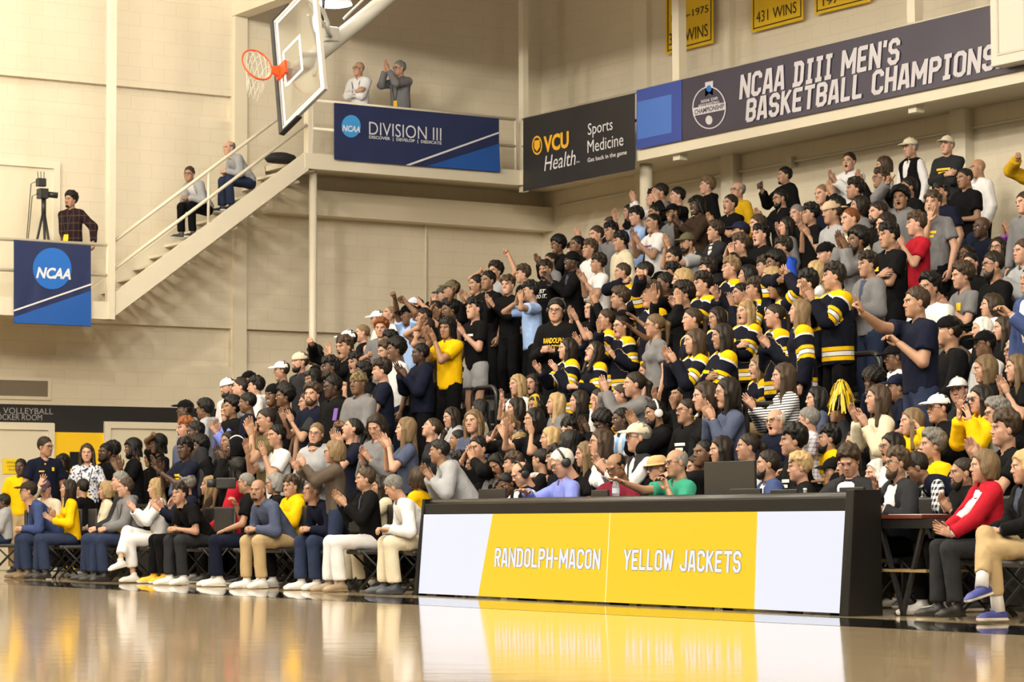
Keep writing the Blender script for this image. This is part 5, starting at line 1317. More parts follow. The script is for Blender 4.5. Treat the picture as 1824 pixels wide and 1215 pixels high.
for nm, q, mt in (('screen_white', ((xl, 0), (xa0, 0), (xa1, ph), (xl, ph)), EW), ('screen_yellow', ((xa0, 0), (xm-.003, 0), (xm-.003, ph), (xa1, ph)), EY), ('screen_yellow', ((xm+.003, 0), (xb0, 0), (xb1, ph), (xm+.003, ph)), EY), ('screen_white', ((xb0, 0), (xr, 0), (xr, ph), (xb1, ph)), EW)): screen(nm, q, mt, .0)
m = MB(); m.hexa([(xm-.0035, -.003, pz0), (xm+.0035, -.003, pz0), (xm+.0035, .05, pz0), (xm-.0035, .05, pz0)], [(xm-.0035, .052, pz1), (xm+.0035, .052, pz1), (xm+.0035, .10, pz1), (xm-.0035, .10, pz1)]); m.build('panel_seam', mat('seam_light', (.6, .6, .6), .4, emit=((.9, .9, 1.), .5)), tbl)
def screen_text(txt, px0, px1, py0, py1):
    a, b = fpt(px0, (py0+py1)/2), fpt(px1, (py0+py1)/2); c = fpt((px0+px1)/2, (py0+py1)/2); h_ = abs(fpt((px0+px1)/2, py0)[1]-fpt((px0+px1)/2, py1)[1]); w_ = b[0]-a[0]
    O = np.array([c[0], 0, pz0])+np.array(fy)*c[1]
    block_letters('lettering', txt, h_*1.0, w_, tbl, frame(O+np.array([0, -.006, 0]), (1, 0, 0), fy), EO, 1.62)
    block_letters('lettering', txt, h_, w_, tbl, frame(O+np.array([0, -.008, 0]), (1, 0, 0), fy), EI, 1.12)
screen_text('RANDOLPH-MACON', 875, 1063, 977, 1012); screen_text('YELLOW JACKETS', 1104, 1313, 980, 1018)
for px in (898, 1272):
    a = tloc(onface(px, 1066 if px < 1000 else 1081.5)); lettering('maker_mark', 'DAKTRONICS', .022, tbl, frame(np.array([a[0], .016, pz0*.5]), (1, 0, 0), (0, 0, 1)), mat('mark_grey', (.4, .4, .4), .5), bold=.02)
# work surface behind the screens, with what lies on it
m = MB(); m.box((.05, .30, .70), (TL, .88, .735)); m.build('work_top', mat('worktop_black', (.02, .02, .02), .5), tbl)
for x in (.3, TL*.5, TL-.3):
    for y in (.36, .82): m = MB(); m.tube([(x, y, 0), (x, y, .70)], .02, 8); m.build('leg', BS, tbl, smooth=True)
def on_table(px, back=.45): return onface(px, 885, -back)
TZ = .735
def face_dev(name, px0, px1, pytop, label, cat, col=(.012, .012, .013), back=.42, lean=.0, rough=.4, parts=None):
    a, b = onface(px0, pytop, -back), onface(px1, pytop, -back); w = np.linalg.norm((b-a)[:2]); h_ = (a[2]+b[2])/2-TZ; c = (a+b)/2
    o = empty(name, (c[0], c[1], TZ)); o.matrix_world = Matrix([[td[0], -tn[0], 0, c[0]], [td[1], -tn[1], 0, c[1]], [0, 0, 1, TZ], [0, 0, 0, 1]]); tag(o, label, cat)
    m = MB(); m.box((-w/2, -.012, .012), (w/2, .012, h_)); m.build('screen_back', mat('dev_%s' % name, col, rough), o, bevel=.004)
    m = MB(); m.box((-w/2, .012, 0), (w/2, .012+min(.24, w*.8), .018)); m.build('keyboard_base' if cat == 'laptop' else 'stand', mat('dev_%s' % name, col, rough), o, bevel=.004); return o
face_dev('laptop', 854, 902, 871, 'black laptop at the table end before the pale leaning sweatshirt', 'laptop')
face_dev('computer_monitor', 1256, 1346, 821.5, 'tall black monitor standing on the scorers table', 'monitor', back=.40)
face_dev('laptop', 1302, 1356, 870.5, 'silver laptop edge beneath the tall black monitor', 'laptop', (.40, .40, .40), .28)
face_dev('tablet_computer', 1374, 1421, 872, 'low black tablet before the blue suit', 'tablet', back=.26)
face_dev('tablet_computer', 1497, 1540, 868, 'low black tablet before the finger-raising charcoal suit', 'tablet', back=.26)
face_dev('control_console', 1055, 1084, 873, 'small black control box beside the held water bottle', 'console', back=.24)
def bottle(P, lab, sc=1.):
    o = empty('water_bottle', P); tag(o, lab, 'bottle'); m = MB(); m.lathe([(0, 0), (.031*sc, .003), (.033*sc, .03), (.030*sc, .06), (.033*sc, .09), (.033*sc, .13), (.026*sc, .16), (.013*sc, .185), (.013*sc, .20), (0, .20)], 18); m.build('body', mat('clear_plastic', (.80, .85, .90), .08, trans=.75), o, smooth=True)
    m = MB(); m.lathe([(0, .198), (.015, .198), (.015, .215), (0, .217)], 14); m.build('cap', mat('white_cap', (.75, .75, .78), .4), o, smooth=True)
    m = MB(); m.lathe([(.0338*sc, .07), (.0338*sc, .115)], 18); m.build('label', mat('bottle_label', (.55, .60, .75), .5), o, smooth=True); return o
P_ = onface(1434, 880, -.30); bottle((P_[0], P_[1], TZ), 'clear water bottle standing before the black top at the table')
P_ = at_depth(1103, 851, depth_of(onface(1103, 851, -.62))); wb = bottle(P_-np.array([0, 0, .19]), 'clear water bottle held by the green polo'); wb.rotation_euler = (.28, -.25, 0)
P_ = onface(1218, 880, -.36); o = empty('paper_stack', (P_[0], P_[1], TZ)); tag(o, 'stack of white and blue papers before the green polo', 'papers'); rr = random.Random(4)
for i in range(9):
    m = MB(); m.box((-.14, -.11, i*.017), (.14, .11, i*.017+.012)); q = m.build('sheet', mat(('paper_white', 'paper_blue')[i in (3, 6)], ((.72, .74, .80), (.20, .24, .60))[i in (3, 6)], .7), o); q.rotation_euler = (0, 0, 1.0+rr.uniform(-.2, .2))
# small folding table beside the lit table
fa, fb = onface(1553, 916, -.30), onface(1642, 918, -.30); o = empty('folding_table', (fa[0], fa[1], 0)); o.matrix_world = Matrix([[td[0], -tn[0], 0, fa[0]], [td[1], -tn[1], 0, fa[1]], [0, 0, 1, 0], [0, 0, 0, 1]]); tag(o, 'small folding table with a red-brown top beside the lit table', 'table')
fw_ = float(np.linalg.norm((fb-fa)[:2])); fz = (fa[2]+fb[2])/2
m = MB(); m.box((-.06, 0, fz-.03), (fw_, .55, fz)); m.build('table_top', mat('redwood_top', (.10, .022, .012), .3), o, bevel=.004)
m = MB(); m.box((-.06, .01, fz-.10), (fw_+.25, .54, fz-.03)); m.build('apron', CASE, o)
for x, y in ((.05, .05), (fw_-.05, .05), (.05, .5), (fw_-.05, .5)): m = MB(); m.bar((x, y, fz-.1), (x+(.25 if x < .2 else -.25), y, 0), .03); m.build('leg', BS, o)
m = MB(); m.box((0, .03, fz-.42), (fw_, .5, fz-.40)); m.build('shelf', mat('shelf_tan', (.25, .17, .07), .5), o)
m = MB(); m.box((.12, .06, fz), (fw_-.08, .34, fz+.004)); q = m.build('paper_sheet', mat('paper_white', (.72, .74, .80), .7)); q.matrix_world = o.matrix_world.copy(); tag(q, 'white paper sheet on the red-brown folding table', 'paper')
# speaker box on the bleachers
k, W_ = rail_row(881, 712, .62); o = empty('loudspeaker', (W_[0], W_[1], Z0+RISE*k)); tag(o, 'black domed loudspeaker on the bleachers beside the looped rail', 'loudspeaker'); hh = W_[2]-(Z0+RISE*k)
m = MB(); m.box((-.17, -.19, 0), (.17, .19, hh-.14)); m.build('cabinet', CASE, o, bevel=.02)
m = MB(); m.lathe([(.22, hh-.14), (.21, hh-.08), (.15, hh-.02), (0, hh)], 20); m.build('grille_dome', mat('speaker_mesh', (.05, .05, .052), .5, .4, bump=(160, .8)), o, smooth=True)
# broadcast camera on the landing
P_ = E(78, 352, YF+.45); o = empty('broadcast_camera', (P_[0], P_[1], zl1-.02)); tag(o, 'black video camera on a tripod on the lower landing', 'camera'); hz = P_[2]-zl1
KB = mat('camera_black', (.013, .013, .014), .45)
for a in (0.3, 2.4, 4.5): m = MB(); m.tube([(0, 0, hz-.15), (.30*math.cos(a), .30*math.sin(a), 0)], .02, 8); m.build('tripod_leg', KB, o, smooth=True)
m = MB(); m.tube([(0, 0, hz-.25), (0, 0, hz)], .035, 10); m.build('tripod_head', KB, o, smooth=True)
m = MB(); m.box((-.09, -.07, hz), (.05, .07, hz+.15)); m.build('camera_body', KB, o, bevel=.01)
m = MB(); m.tube([(.05, 0, hz+.07), (.20, -.04, hz+.06)], .045, 12); m.build('lens', KB, o, smooth=True)
m = MB(); m.box((-.11, -.05, hz+.18), (.02, .05, hz+.30)); m.build('transmitter', KB, o, bevel=.008)
for i in range(3): m = MB(); m.tube([(-.09+.045*i, 0, hz+.30), (-.10+.05*i, 0, hz+.40)], .006, 6); m.build('antenna', KB, o)
for sx, bz in ((-.10, .26), (-.08, .08)): m = MB(); m.tube([(sx, 0, hz+bz), (sx-.10, 0, hz+bz-.05), (sx-.16, .03, hz*.5), (sx-.15, .03, .0)], .007, 6); m.build('cable', KB, o, smooth=True)
CROWD = """
37 815 F Y33.2 5 bzK polo.y h h20 b10 dn m|person in bright yellow polo beside the yellow door notice~the yellow polo by the door
81 777 F Y33.0 2 shB polo.n n h-50 b-20 dn gl badge|officer in navy uniform shirt with shoulder patch and gold badges~the uniformed officer
111 807 F Y33.6 4 drK tee.k k h30 dn
155 789 F Y32.9 1 lwb tee.f k h5 b5 dn lan|person in white floral blouse with a lanyard and yellow pass~the floral blouse
188 788 F Y33.2 5 shK tee.k k h45 dn bd
200 784 F Y34.0 5 mdK tee.k k h80 dn
236 779 F Y32.6 4 drK tee.k k h78 ch bd L@208,822 R@216,818|big person in black t-shirt with watch, clapping before the face~the tall watch-wearing clapper by the door
269 797 F Y33.6 3 mdK tee.k k h60 dn
281 771 F Y32.8 4 drK tee.k k h70 ru po gl R@272,770 L@283,822
329 777 F X13.1 5 mdK tee.n k h40 b50 cl L@285,826 R@290,822 txt:y|big person in navy t-shirt with yellow chest print, standing on the floor~the navy t-shirt with yellow print
354 768 S 5 afK hood.k k h60 dn
329 711 S 5 capk hood.G j h78 dn|person in black cap and pale grey hoodie at the bleacher end~the black cap and pale hoodie
364 708 S 4 cuK hood.G k h105 dn
330 739 S 1 mdr hood.s j h65 dn o
347 748 S 5 shK ls.c k h70 dn
406 714 S 1 mdl hood.p k h45 b60 cl s L@384,757 R@390,753|person in periwinkle blue hoodie, smiling and clapping~the periwinkle hoodie
412 698 S 3 afK tee.k k h60 dn
440 698 S 4 shK tee.n k h88 dn
406 672 S 1 cwW tee.w k h60 bd dn
428 672 S 1 shB tee.g k h85 dn
443 660 S 3 capk tee.k k h60 dn
455 668 S 1 mdK hood.w k h95 dn|person in white hoodie at the upper bleacher end~the white hoodie
474 722 S 2 bzB tee.o k h72 cl L@447,757 R@452,752|person in olive t-shirt clapping behind the white t-shirt~the olive t-shirt
492 755 S 2 shK tee.w k h62 ch L@470,795 R@443,790|person in plain white t-shirt clapping with bare forearms raised~the plain white t-shirt
491 710 S 5 shK tee.G k h80 dn
486 683 S 4 bnk tee.k k h40 s dn
506 677 S 4 afK tee.k k h70 dn
547 697 S 2 shb tee.c k h75 ch L@519,737 R@507,733|person in charcoal t-shirt with wristbands, clapping overhead~the charcoal t-shirt clapper
556 679 S 1 cub tee.n k h25 b40 lu fi bd L@614,688
563 750 S 1 ptl hood.G k h20 gl dn|person in grey hoodie and glasses facing the court~the grey hoodie with glasses
562 779 S 1 ptK ls.g k h30 pd cl
594 784 F X12.85 1 bobl ls.t j h92 ch gl L@541,812 R@530,818|person in brown jacket and jeans standing, arms raised clapping~the brown jacket
417 778 S 5 hdk hood.k k h80 cl stripe L@397,802 R@392,800|person with black white-striped hood up, clapping~the striped hood
407 766 S 3 lgK tee.k k h50 dn
423 813 C X13.5 5 drK hood.r k h120 dn small|child in red hoodie, seen from behind~the red hoodie
438 840 C 2 bzg polo.k n h95 R@420,898 vid|person in black polo aiming a camcorder~the camcorder holder
459 854 C 2 bald ls.s h h25 b55 lap gt shw lean|person in slate-blue button shirt and khaki trousers, hands clasped~the slate-blue shirt
488 842 C X13.4 2 bobg ls.k k h80 cl gl
518 845 C X13.2 2 mdb hood.y k h40 b60 cl shw R@486,898 L@493,895|child in yellow hoodie clapping in the courtside row~the courtside yellow hoodie
556 852 C X13.1 2 shg ls.n j h60 lap shw lean|person in navy pullover and blue jeans, white trainers~the navy pullover
6 882 C X13.2 5 shK hood.G j h88 lap small
50 856 C 2 capd ls.B j h78 lap gl lean shd|person in dark cap and blue sweater, hands clasped~the blue sweater
80 853 C X13.05 1 capu ls.e h h20 pd R@70,858 shd|person in plum cap and cream shirt, hand on head~the plum cap
121 853 C 2 lgB ls.y j h78 cl L@92,913 R@97,905 cuff shk|person in yellow sweater and cuffed jeans, clapping~the yellow sweater
146 852 C X13.7 2 shB ls.k k h130 dn
188 857 C X13.7 1 boby ls.e k h85 lap
213 838 C X13.05 1 shg ls.c j h82 lap shk
223 851 C 1 shb hood.g j h75 b65 lap lan s shk|person in grey hoodie with lanyard, jeans, seated courtside~the courtside grey hoodie
277 851 C 1 lgy jktk.w w h85 b70 cl cross shw lan|person in white-sleeved jacket and white trousers, legs crossed~the white trousers
320 858 C 2 mdB polo.k c h40 b55 lap lean shw|person in black polo leaning forward, white trainers~the courtside black polo
331 841 C X13.1 1 cug ls.n k h72 cl L@283,893 R@290,888 shy
372 847 C X13.6 1 lwy ls.d j h88 lap
650 832 C 2 shb jktk.k w h80 b70 cl gt L@614,882 R@607,878 sht|person in black pullover and white trousers, clapping courtside~the black pullover
676 848 C X13.3 2 lgB jktk.e e h70 ru L@657,878 shk
701 845 C 2 shg ls.w e h100 b75 pd lean kn shn|person in white shirt and cream trousers, head bowed~the bowed white shirt
742 831 C X13.6 2 bobb ls.y k h135 dn
626 860 C X13.7 4 lwB ls.k k h40 dn
782 782 F X13.6 3 shK hood.G k h92 b80 cl lean L@768,835 R@765,832|person in pale grey hooded sweatshirt leaning towards the court~the pale leaning sweatshirt
627 741 S 1 ptK tee.n k h78 pu o ch L@605,776 R@597,770|person in navy t-shirt clapping with head thrown back~the navy t-shirt, head thrown back
670 735 S 1 lgB ls.g k h28 b45 pd s cl L@656,800 R@650,798|person in grey sweatshirt clapping beside the denim shirt~the grey sweatshirt
722 741 S 1 lgl polo.s k h88 cl L@692,778 R@686,776|person in slate denim shirt clapping~the denim shirt
769 741 T 1 ptb ls.c k h78 dn pu
803 726 T 1 lgB hood.G k h62 s cl
843 727 T 1 lgl tee.s k h32 s dn
815 766 T 3 bnK tee.g k h85 dn
818 801 T 1 mdK ls.w k h70 dn
845 804 T 1 lgr ls.G k h80 dn s
854 710 T 2 lgK ls.e k h110 gl dn|person in cream sweater and glasses facing away~the cream sweater
501 642 S 2 capw tee.c k h80 o ms dn|person in white cap and dark t-shirt, mouth open~the white cap and dark t-shirt
534 626 S 1 cwe tee.c k h60 bd dn|person in backwards cream cap and charcoal t-shirt~the backwards cream cap
559 609 S 5 afK tee.k k h90 dn
613 595 S 2 mdb ls.k k h48 b50 ru fi o R@556,605 L@588,625|person in black sweatshirt with raised fist and wristband~the raised wristband fist
645 576 S 1 bzl tank.k k h80 s dn
620 587 S 1 capw tee.k k h80 dn
679 564 S 1 cur tee.g k h12 b30 dn|person in grey t-shirt facing forward behind the loose white t-shirt~the grey t-shirt facing forward
672 552 S 1 capw tee.w k h80 dn
693 543 S 1 bzl tee.w k h60 o pu dn
728 541 S 4 capk tee.b k h70 bu fi R@703,523 L@722,530|person in light blue t-shirt, both fists up~the two raised fists
739 528 S 2 capb tee.w k h80 lu L@749,533
754 547 S 2 shK tee.k k h70 s dn
704 594 S 4 afK tee.w n h70 s dn|person in loose white t-shirt, smiling~the loose white t-shirt
748 610 S 5 shK hood.n k h75 cl L@722,655 R@714,650|person in navy hoodie clapping below the yellow t-shirt~the navy hoodie
687 604 S 2 cub tee.g k h60 bd dn
694 586 S 5 cuK tee.g k h60 dn
679 636 S 1 mdB tee.n k h86 cr crest|person in navy t-shirt with yellow crest, arms folded~the folded arms with crest
638 661 S 4 bno hood.g k h40 b50 lapS|person in camouflage beanie and grey hoodie holding a phone~the camouflage beanie
592 667 S 5 shK hood.k k h65 gl dn
587 632 S 5 mdK ls.k k h65 bd dn
557 656 S 3 drK tee.g k h60 dn s
646 642 S 5 cuK hood.k k h70 gl dn
633 625 S 2 mdK tee.k k h50 ru fi o R@655,627
788 510 S 1 capc hood.k k h75 cu
804 498 S 2 capo ls.k k h80 dn
882 463 S 2 cuB tee.G k h45 b50 bu po R@855,478 L@907,450|person in light grey t-shirt pointing upwards with both hands~the double-pointing grey t-shirt
848 488 S 2 shK ls.k k h65 ms o cl L@835,525 R@828,522
869 481 S 3 shK tee.k k h50 dn
904 488 S 1 mdb ls.k k h28 b45 cl s|person in black quarter-zip top, grinning and clapping~the grinning black quarter-zip
931 469 S 1 mdb polo.k k h80 dn
944 498 S 2 mdK tee.b k h78 cu|person in sky blue t-shirt, hand to mouth~the sky blue t-shirt
777 535 S 3 shK tee.k k h50 o R@765,560 cu
800 530 S 4 cuK tee.k k h60 o ru po R@808,512
844 528 S 1 mdK tee.k G h52 b55 cl s shorts txt:w L@825,580 R@818,577|person in black t-shirt and pale grey shorts, clapping~the pale grey shorts
797 563 S 3 drK tee.y k h38 b50 cl L@773,592 R@766,590|person in yellow t-shirt and black trousers, clapping~the yellow t-shirt
759 563 S 2 bzB tee.t k h80 R@748,582 cu
971 461 S 2 mdB tee.k k h32 b45 dn gt txt2|person in black t-shirt with white slogan print~the white slogan t-shirt
1018 447 S 5 bnk jktk.k k h72 s cl|person in black jacket and black head wrap~the black head wrap
991 531 S 1 shK hood.k k h18 b25 gl hp lap2 txt3|person in black hoodie with yellow lettering and headphones~the lettered black hoodie
1021 428 S 1 ckk tee.k k h75 dn
993 413 S 4 afK ls.k k h60 s cl
1027 419 S 4 shK tee.k k h60 dn
980 448 S 3 bnK tee.g k h60 dn
1050 424 S 2 mdb tee.w k h60 dn|person in white t-shirt directly behind the open white shirt~the tucked white t-shirt
1065 449 S 2 mdB polo.w k h80 cl L@1043,490 R@1038,485|person in open-necked white shirt, clapping~the open white shirt
1105 410 S 2 mdK hood.e k h76 dn|person in cream hooded sweatshirt~the cream hoodie
1062 401 S 1 shb ls.g k h60 ch
1088 393 S 2 mdK hood.g k h60 dn
1086 385 S 1 shb ls.k k h70 dn
1103 508 S 2 cub ls.k k h82 ch s
1054 531 S 1 shl polo.k k h55 cl L@1026,556 R@1020,552
1079 547 S 1 ptb jer k h82 cl L@1052,588|person in striped jersey, second from the lettered black hoodie~the clapping jersey by the hoodie
1108 467 S 2 shb jer k h80 ru fi R@1112,495
1010 601 S 1 lgB jer k h78 s cl L@990,645 R@962,645|person in striped jersey reaching over the black rail~the jersey at the rail
1058 607 S 1 lgB jer k h70 pu gl lap2 o|person in striped jersey and glasses, hand on stomach~the jersey with hand on stomach
1106 561 S 1 ptB jer k h60 o gl ch L@1092,620
921 665 T 1 lgy tee.w k h60 s R@893,705|person in white top, palm held out, below the light shorts~the outstretched palm
949 668 T 1 lgB ls.k k h40 o cl
955 702 T 3 hbo tee.k k h50 dn|person in mustard headband~the mustard headband
918 708 T 1 lwB tee.k k h78 R@897,725
989 699 T 1 lwy hood.g k h82 dn
1030 694 T 1 lgB ls.k k h80 dn
1066 690 T 1 ptB ls.w k h72 R@1058,722
905 735 T 1 ptl tee.k k h45 o cu|person in black top, hands framing an open mouth~the astonished black top
974 724 T 1 lgK ls.k k h82 gl dn
950 724 T 2 lgK tee.k k h70 ch L@945,755
927 772 T 1 lgy ls.w k h10 s sgh L@950,800|person with sunglasses on head, waving at the camera~the sunglasses on the head
979 763 T 1 lwy ls.w k h82 dn
1014 763 T 1 lgK ls.k k h140 dn
1014 744 T 1 mdK ls.k k h45 dn
1042 784 T 1 lgl tee.k k h82 dn|person in black t-shirt seated behind the lavender shirt~the black t-shirt behind the headset
1069 761 T 1 lgb tee.w k h80 gl dn|person in white t-shirt and glasses beside the sky-blue striped shirt~the white t-shirt with glasses
879 768 T 2 ptK ls.k k h85 s dn
851 774 T 2 shK ls.k k h45 cu
885 806 T 3 lgK ls.g k h40 pd o s dn
913 802 T 2 mdb ls.k k h88 dn
964 796 T 2 ptK tee.k k h125 dn
990 789 T 2 mdB tee.k k h80 dn
902 842 C X13.9 4 bnK tee.k k h45 pd cu small
928 820 C X13.5 1 bf vest.kw k h72 pd hp tb|person in dark vest and black headset at the table~the vest and headset
1001 798 C X13.5 1 shw polo.p k h75 pd hp gl tb R@938,866|person in lavender-blue shirt and headset at the table~the lavender shirt
1073 722 T 5 afK ls.k k h60 pd cl L@1046,752 R@1040,750
1106 725 T 5 shK tee.bs k h70 s dn|person in sky-blue and white striped shirt~the sky-blue striped shirt
1097 805 C X13.5 3 bf ls.m k h45 pd gl tb|person in maroon top at the table, head bowed~the maroon top
1136 750 T 1 cape2 vest.cw k h82 cl gl|person in cream cap and dark vest, clapping~the cream cap and vest
1166 712 T 3 shK hood.k k h75 cl bd hp2 L@1132,740 R@1128,738|person in black hooded jacket and white headband~the white headband
1170 810 T 1 straw polo.w k h70 sg dn|person in straw hat with a dark band~the straw hat
1204 797 C X13.5 2 bfg polo.a k h66 gl R@1104,848 L@1190,872|person in green polo holding out a water bottle~the green polo
1223 707 T 2 bzB hood.k k h70 gl ms dn txt:w|person in dark hoodie with white print and glasses~the white-print dark hoodie
1240 810 T 2 shB tee.k k h78 bd dn
1283 774 T 1 lgB ls.k k h78 dn
1254 781 T 4 bzK ls.k k h60 dn small
1294 669 T 1 lgB ls.s k h82 gl cl L@1268,722 R@1262,718|person in slate-blue sweatshirt and glasses, clapping~the slate-blue sweatshirt
1254 677 T 1 lgb ls.k k h78 s dn
1211 681 T 2 ptK ls.k k h70 ch L@1200,712
1106 681 T 1 ptb tee.y k h88 dn|person in yellow t-shirt among seated rows~the seated yellow t-shirt
1129 659 T 1 ptB hood.g k h82 ch
1152 641 T 2 ptb hood.g k h80 dn
1190 558 S 3 ptK tee.k k h78 L@1118,552 R@1100,565|person in black t-shirt with both arms stretched forward~the outstretched black t-shirt
1159 498 S 2 mdb jer k h78 o ru fi R@1142,485|person in striped jersey, shouting with one fist up~the shouting jersey, fist up
1147 465 S 1 shK tee.k k h95 ru fi R@1150,478
1251 481 S 1 mdB jer k h72 o cl|person in striped jersey shouting with open hands, mid-group~the shouting open-handed jersey
1301 454 S 1 mdl jer k h78 cl L@1275,510|person in striped jersey, topmost of the jersey group~the topmost jersey
1216 498 S 2 cuB ls.k k h72 ch L@1208,525
1214 477 S 1 boby ls.k k h86 dn
1183 484 S 4 shK ls.k k h70 cu
1196 465 S 3 mdK tee.k k h70 dn
1259 457 S 1 mdB ls.k k h86 dn
1276 546 S 2 lgB jer k h65 s dn
1232 545 S 1 ptb jer k h80 dn
1236 583 S 1 lgb jer k h76 cl L@1200,625 R@1192,622|person in striped jersey clapping, in front of the ponytailed jersey~the front clapping jersey
1285 574 S 3 lgB jer k h80 s cr|person in striped jersey with folded arms~the folded-arms jersey
1327 535 S 1 lwy jer k h52 o s cr|laughing person in striped jersey with tucked arms~the laughing jersey
1165 556 S 1 ptl tee.g k h80 gl dn
1319 503 S 2 shK jer k h72 ch L@1303,530
1343 491 S 2 mdb jer k h82 ch L@1338,530 R@1330,528
1330 471 S 2 bobK ls.k k h86 dn
1361 454 S 1 mdb ls.k k h88 dn
1384 486 S 3 bobK jer k h75 bu fi R@1388,490 L@1402,482|person in striped jersey, both fists held high~the jersey with fists high
1372 474 S 1 boby ls.k k h80 dn
1379 538 S 1 ptB jer k h82 cl L@1368,598 R@1362,595|person in striped jersey clapping beside the jersey and black shorts~the profile clapping jersey
1423 530 S 1 lgl jer k h96 dn shorts|person in striped jersey and black shorts, side on~the jersey and black shorts
1484 465 S 2 mdB jer k h86 b70 ch L@1445,515 R@1438,510|tall person in striped jersey clapping, above the pom-pom~the tall clapping jersey
1437 477 S 1 mdK jer k h82 dn
1451 462 S 1 lgy tee.w k h100 ch
1471 430 S 1 ckk tee.g k h72 dn|person in backwards black cap and grey top~the backwards black cap
1394 419 S 2 mdB hood.Q k h86 dn|person in royal blue hoodie~the royal blue hoodie
1379 438 S 4 afK ls.k k h70 dn
1354 396 S 1 mdK tee.k k h55 o dn|shouting person in black t-shirt, two places from the grey long sleeves~the shouting black t-shirt
1318 413 S 1 mdb ls.k k h70 cu
1318 393 S 2 capn ls.k k h80 dn
1400 385 S 1 lgB ls.g k h76 dn|person in grey long sleeves below the raised phone~the grey long sleeves
1349 380 S 1 shb ls.k k h75 dn
1389 336 S 2 shK jktk.k k h66 gl bd cl|person in black jacket and glasses, clapping beneath the raised phone~the glasses beneath the raised phone
1397 296 S 2 shK hood.k k h72 gt R@1358,335|person in black hoodie filming with a raised phone~the raised phone
1314 322 S 1 bfg ls.Y k h60 gl dn|person in mustard sweater against the back wall~the mustard sweater
1300 345 S 2 shB polo.k k h55 cl
1259 312 S 1 cul hood.k k h82 dn|person in black hoodie leaning at the back wall~the black hoodie at the back wall
1241 347 S 5 drK ls.d k h60 s cl
1198 362 S 3 capk hood.g k h62 gl s cl|person in black cap and grey hoodie, clapping~the black cap and grey hoodie
1176 325 S 2 shB hood.g k h78 dn
1163 334 S 1 mdK ls.w k h82 ch
1206 332 S 1 shK ls.k k h78 ch
1120 363 S 1 lgK ls.k k h70 dn
1133 366 S 1 mdK polo.b k h72 ch L@1110,405|person in light blue shirt near the bleacher top~the light blue shirt
1163 378 S 2 bzK tee.w k h66 ch L@1137,420 R@1130,412 txt:u|person in white printed t-shirt, hands raised clapping~the white printed t-shirt
1167 362 S 3 shK ls.k k h70 dn
1224 413 S 2 capo tee.G k h62 o bd ch|person in olive cap and grey t-shirt, shouting~the olive cap
1273 391 S 1 cub jktw.c k h78 s cl|person in dark zip jacket, smiling to one side~the dark zip jacket
1199 439 S 2 shK ls.k k h60 bd dn
1512 270 S 1 shB hood.w k h30 b45 cl txt:Y|person in white hooded sweatshirt at the back wall~the back-wall white hoodie
1573 278 S 1 bobb ls.G k h86 dn
1522 314 S 2 mdB ls.k k h80 ch
1568 296 S 2 mdb ls.k k h70 s gl ch
1465 326 S 1 bzl ls.n k h55 s dn
1419 363 S 1 shg ls.k k h50 cl
1443 359 S 2 mdK tee.k k h80 cl L@1440,405 R@1430,395
1481 356 S 2 ctt tee.G k h72 ms dn|person in backwards tan cap and grey t-shirt~the backwards tan cap
1514 367 S 1 bzr tee.e k h70 s dn
1529 347 S 2 bobB ls.g k h78 dn
1488 347 S 2 shK ls.k k h80 dn
1563 357 S 1 shB ls.k k h72 bd cl
1526 396 S 4 afK hood.g k h66 bd cl L@1505,425 R@1498,420|person in grey hoodie clapping before the folded black t-shirt~the clapping grey hoodie
1582 393 S 2 mdK tee.k k h66 cr crest|person in black t-shirt with yellow print, arms folded~the folded black t-shirt
1577 377 S 1 shB tee.g k h72 bd dn
1603 323 S 3 afK hood.g k h20 b30 o ru po R@1580,318|person in open grey hoodie pointing upwards~the grey hoodie pointing up
1617 314 S 3 shK tee.k k h70 dn
1621 244 S 1 cape2 vest.kw k h60 dn|person in cream cap and black vest over white sleeves~the cream cap and black vest
1687 240 S 1 cape2 ls.c k h38 cr txt:y|person in pale cap and charcoal sweatshirt, arms folded~the pale cap and charcoal sweatshirt
1741 283 S 2 bald jktw.w k h70 dn|person in white track jacket at the back wall~the white track jacket
1718 297 S 3 bzK tee.k j h60 b55 cl L@1700,375 R@1694,370|person in black t-shirt and jeans clapping before the white track jacket~the black t-shirt and jeans
1661 337 S 1 mdb tee.g k h25 b40 o R@1655,385 txt:y|person in grey t-shirt shouting with a cupped hand~the cupped-hand grey t-shirt
1675 321 S 2 mdK tee.n k h45 dn
1631 374 S 1 mdb tee.r k h86 b75 ch L@1606,420 R@1600,418|person in red t-shirt clapping~the red t-shirt
1748 386 T 5 bald ls.n j h66 dn|person in dark navy top seated below the black t-shirt and jeans~the high-seated dark navy top
1852 262 S 2 shB hood.Y k h66 ru fi R@1812,275|person in mustard hoodie at frame edge, fist raised~the mustard raised fist
1824 340 S 1 shb ls.g k h60 dn
1824 388 T 2 lgK ls.u k h60 ch|person in purple top clapping at the far end~the purple top
1822 424 T 1 shb hood.G k h70 cl
1545 445 S 2 mdB jktk.g j h70 cl L@1522,525 R@1515,522|person in grey fleece jacket and jeans~the grey fleece
1720 434 T 4 bnK ls.k k h40 gl dn
1728 448 T 1 shK ls.k k h30 dn
1713 463 T 1 cub tee.g k h78 s cl L@1685,528 R@1678,525 crest|person in grey t-shirt with yellow emblem, clapping~the yellow-emblem grey t-shirt
1654 481 T 2 cuK tee.w k h45 s dn
1777 421 T 1 lgB ls.g k h32 gl dn|person in grey top and glasses seated near the right edge~the high-seated glasses
1768 445 T 2 shB ls.k k h78 gl bd dn|person in black top with glasses near the upper right rail~the black top by the rail
1764 523 T 1 bobb ls.w k h82 dn|person in white top seated beside the blue suit sleeve~the white top by the blue sleeve
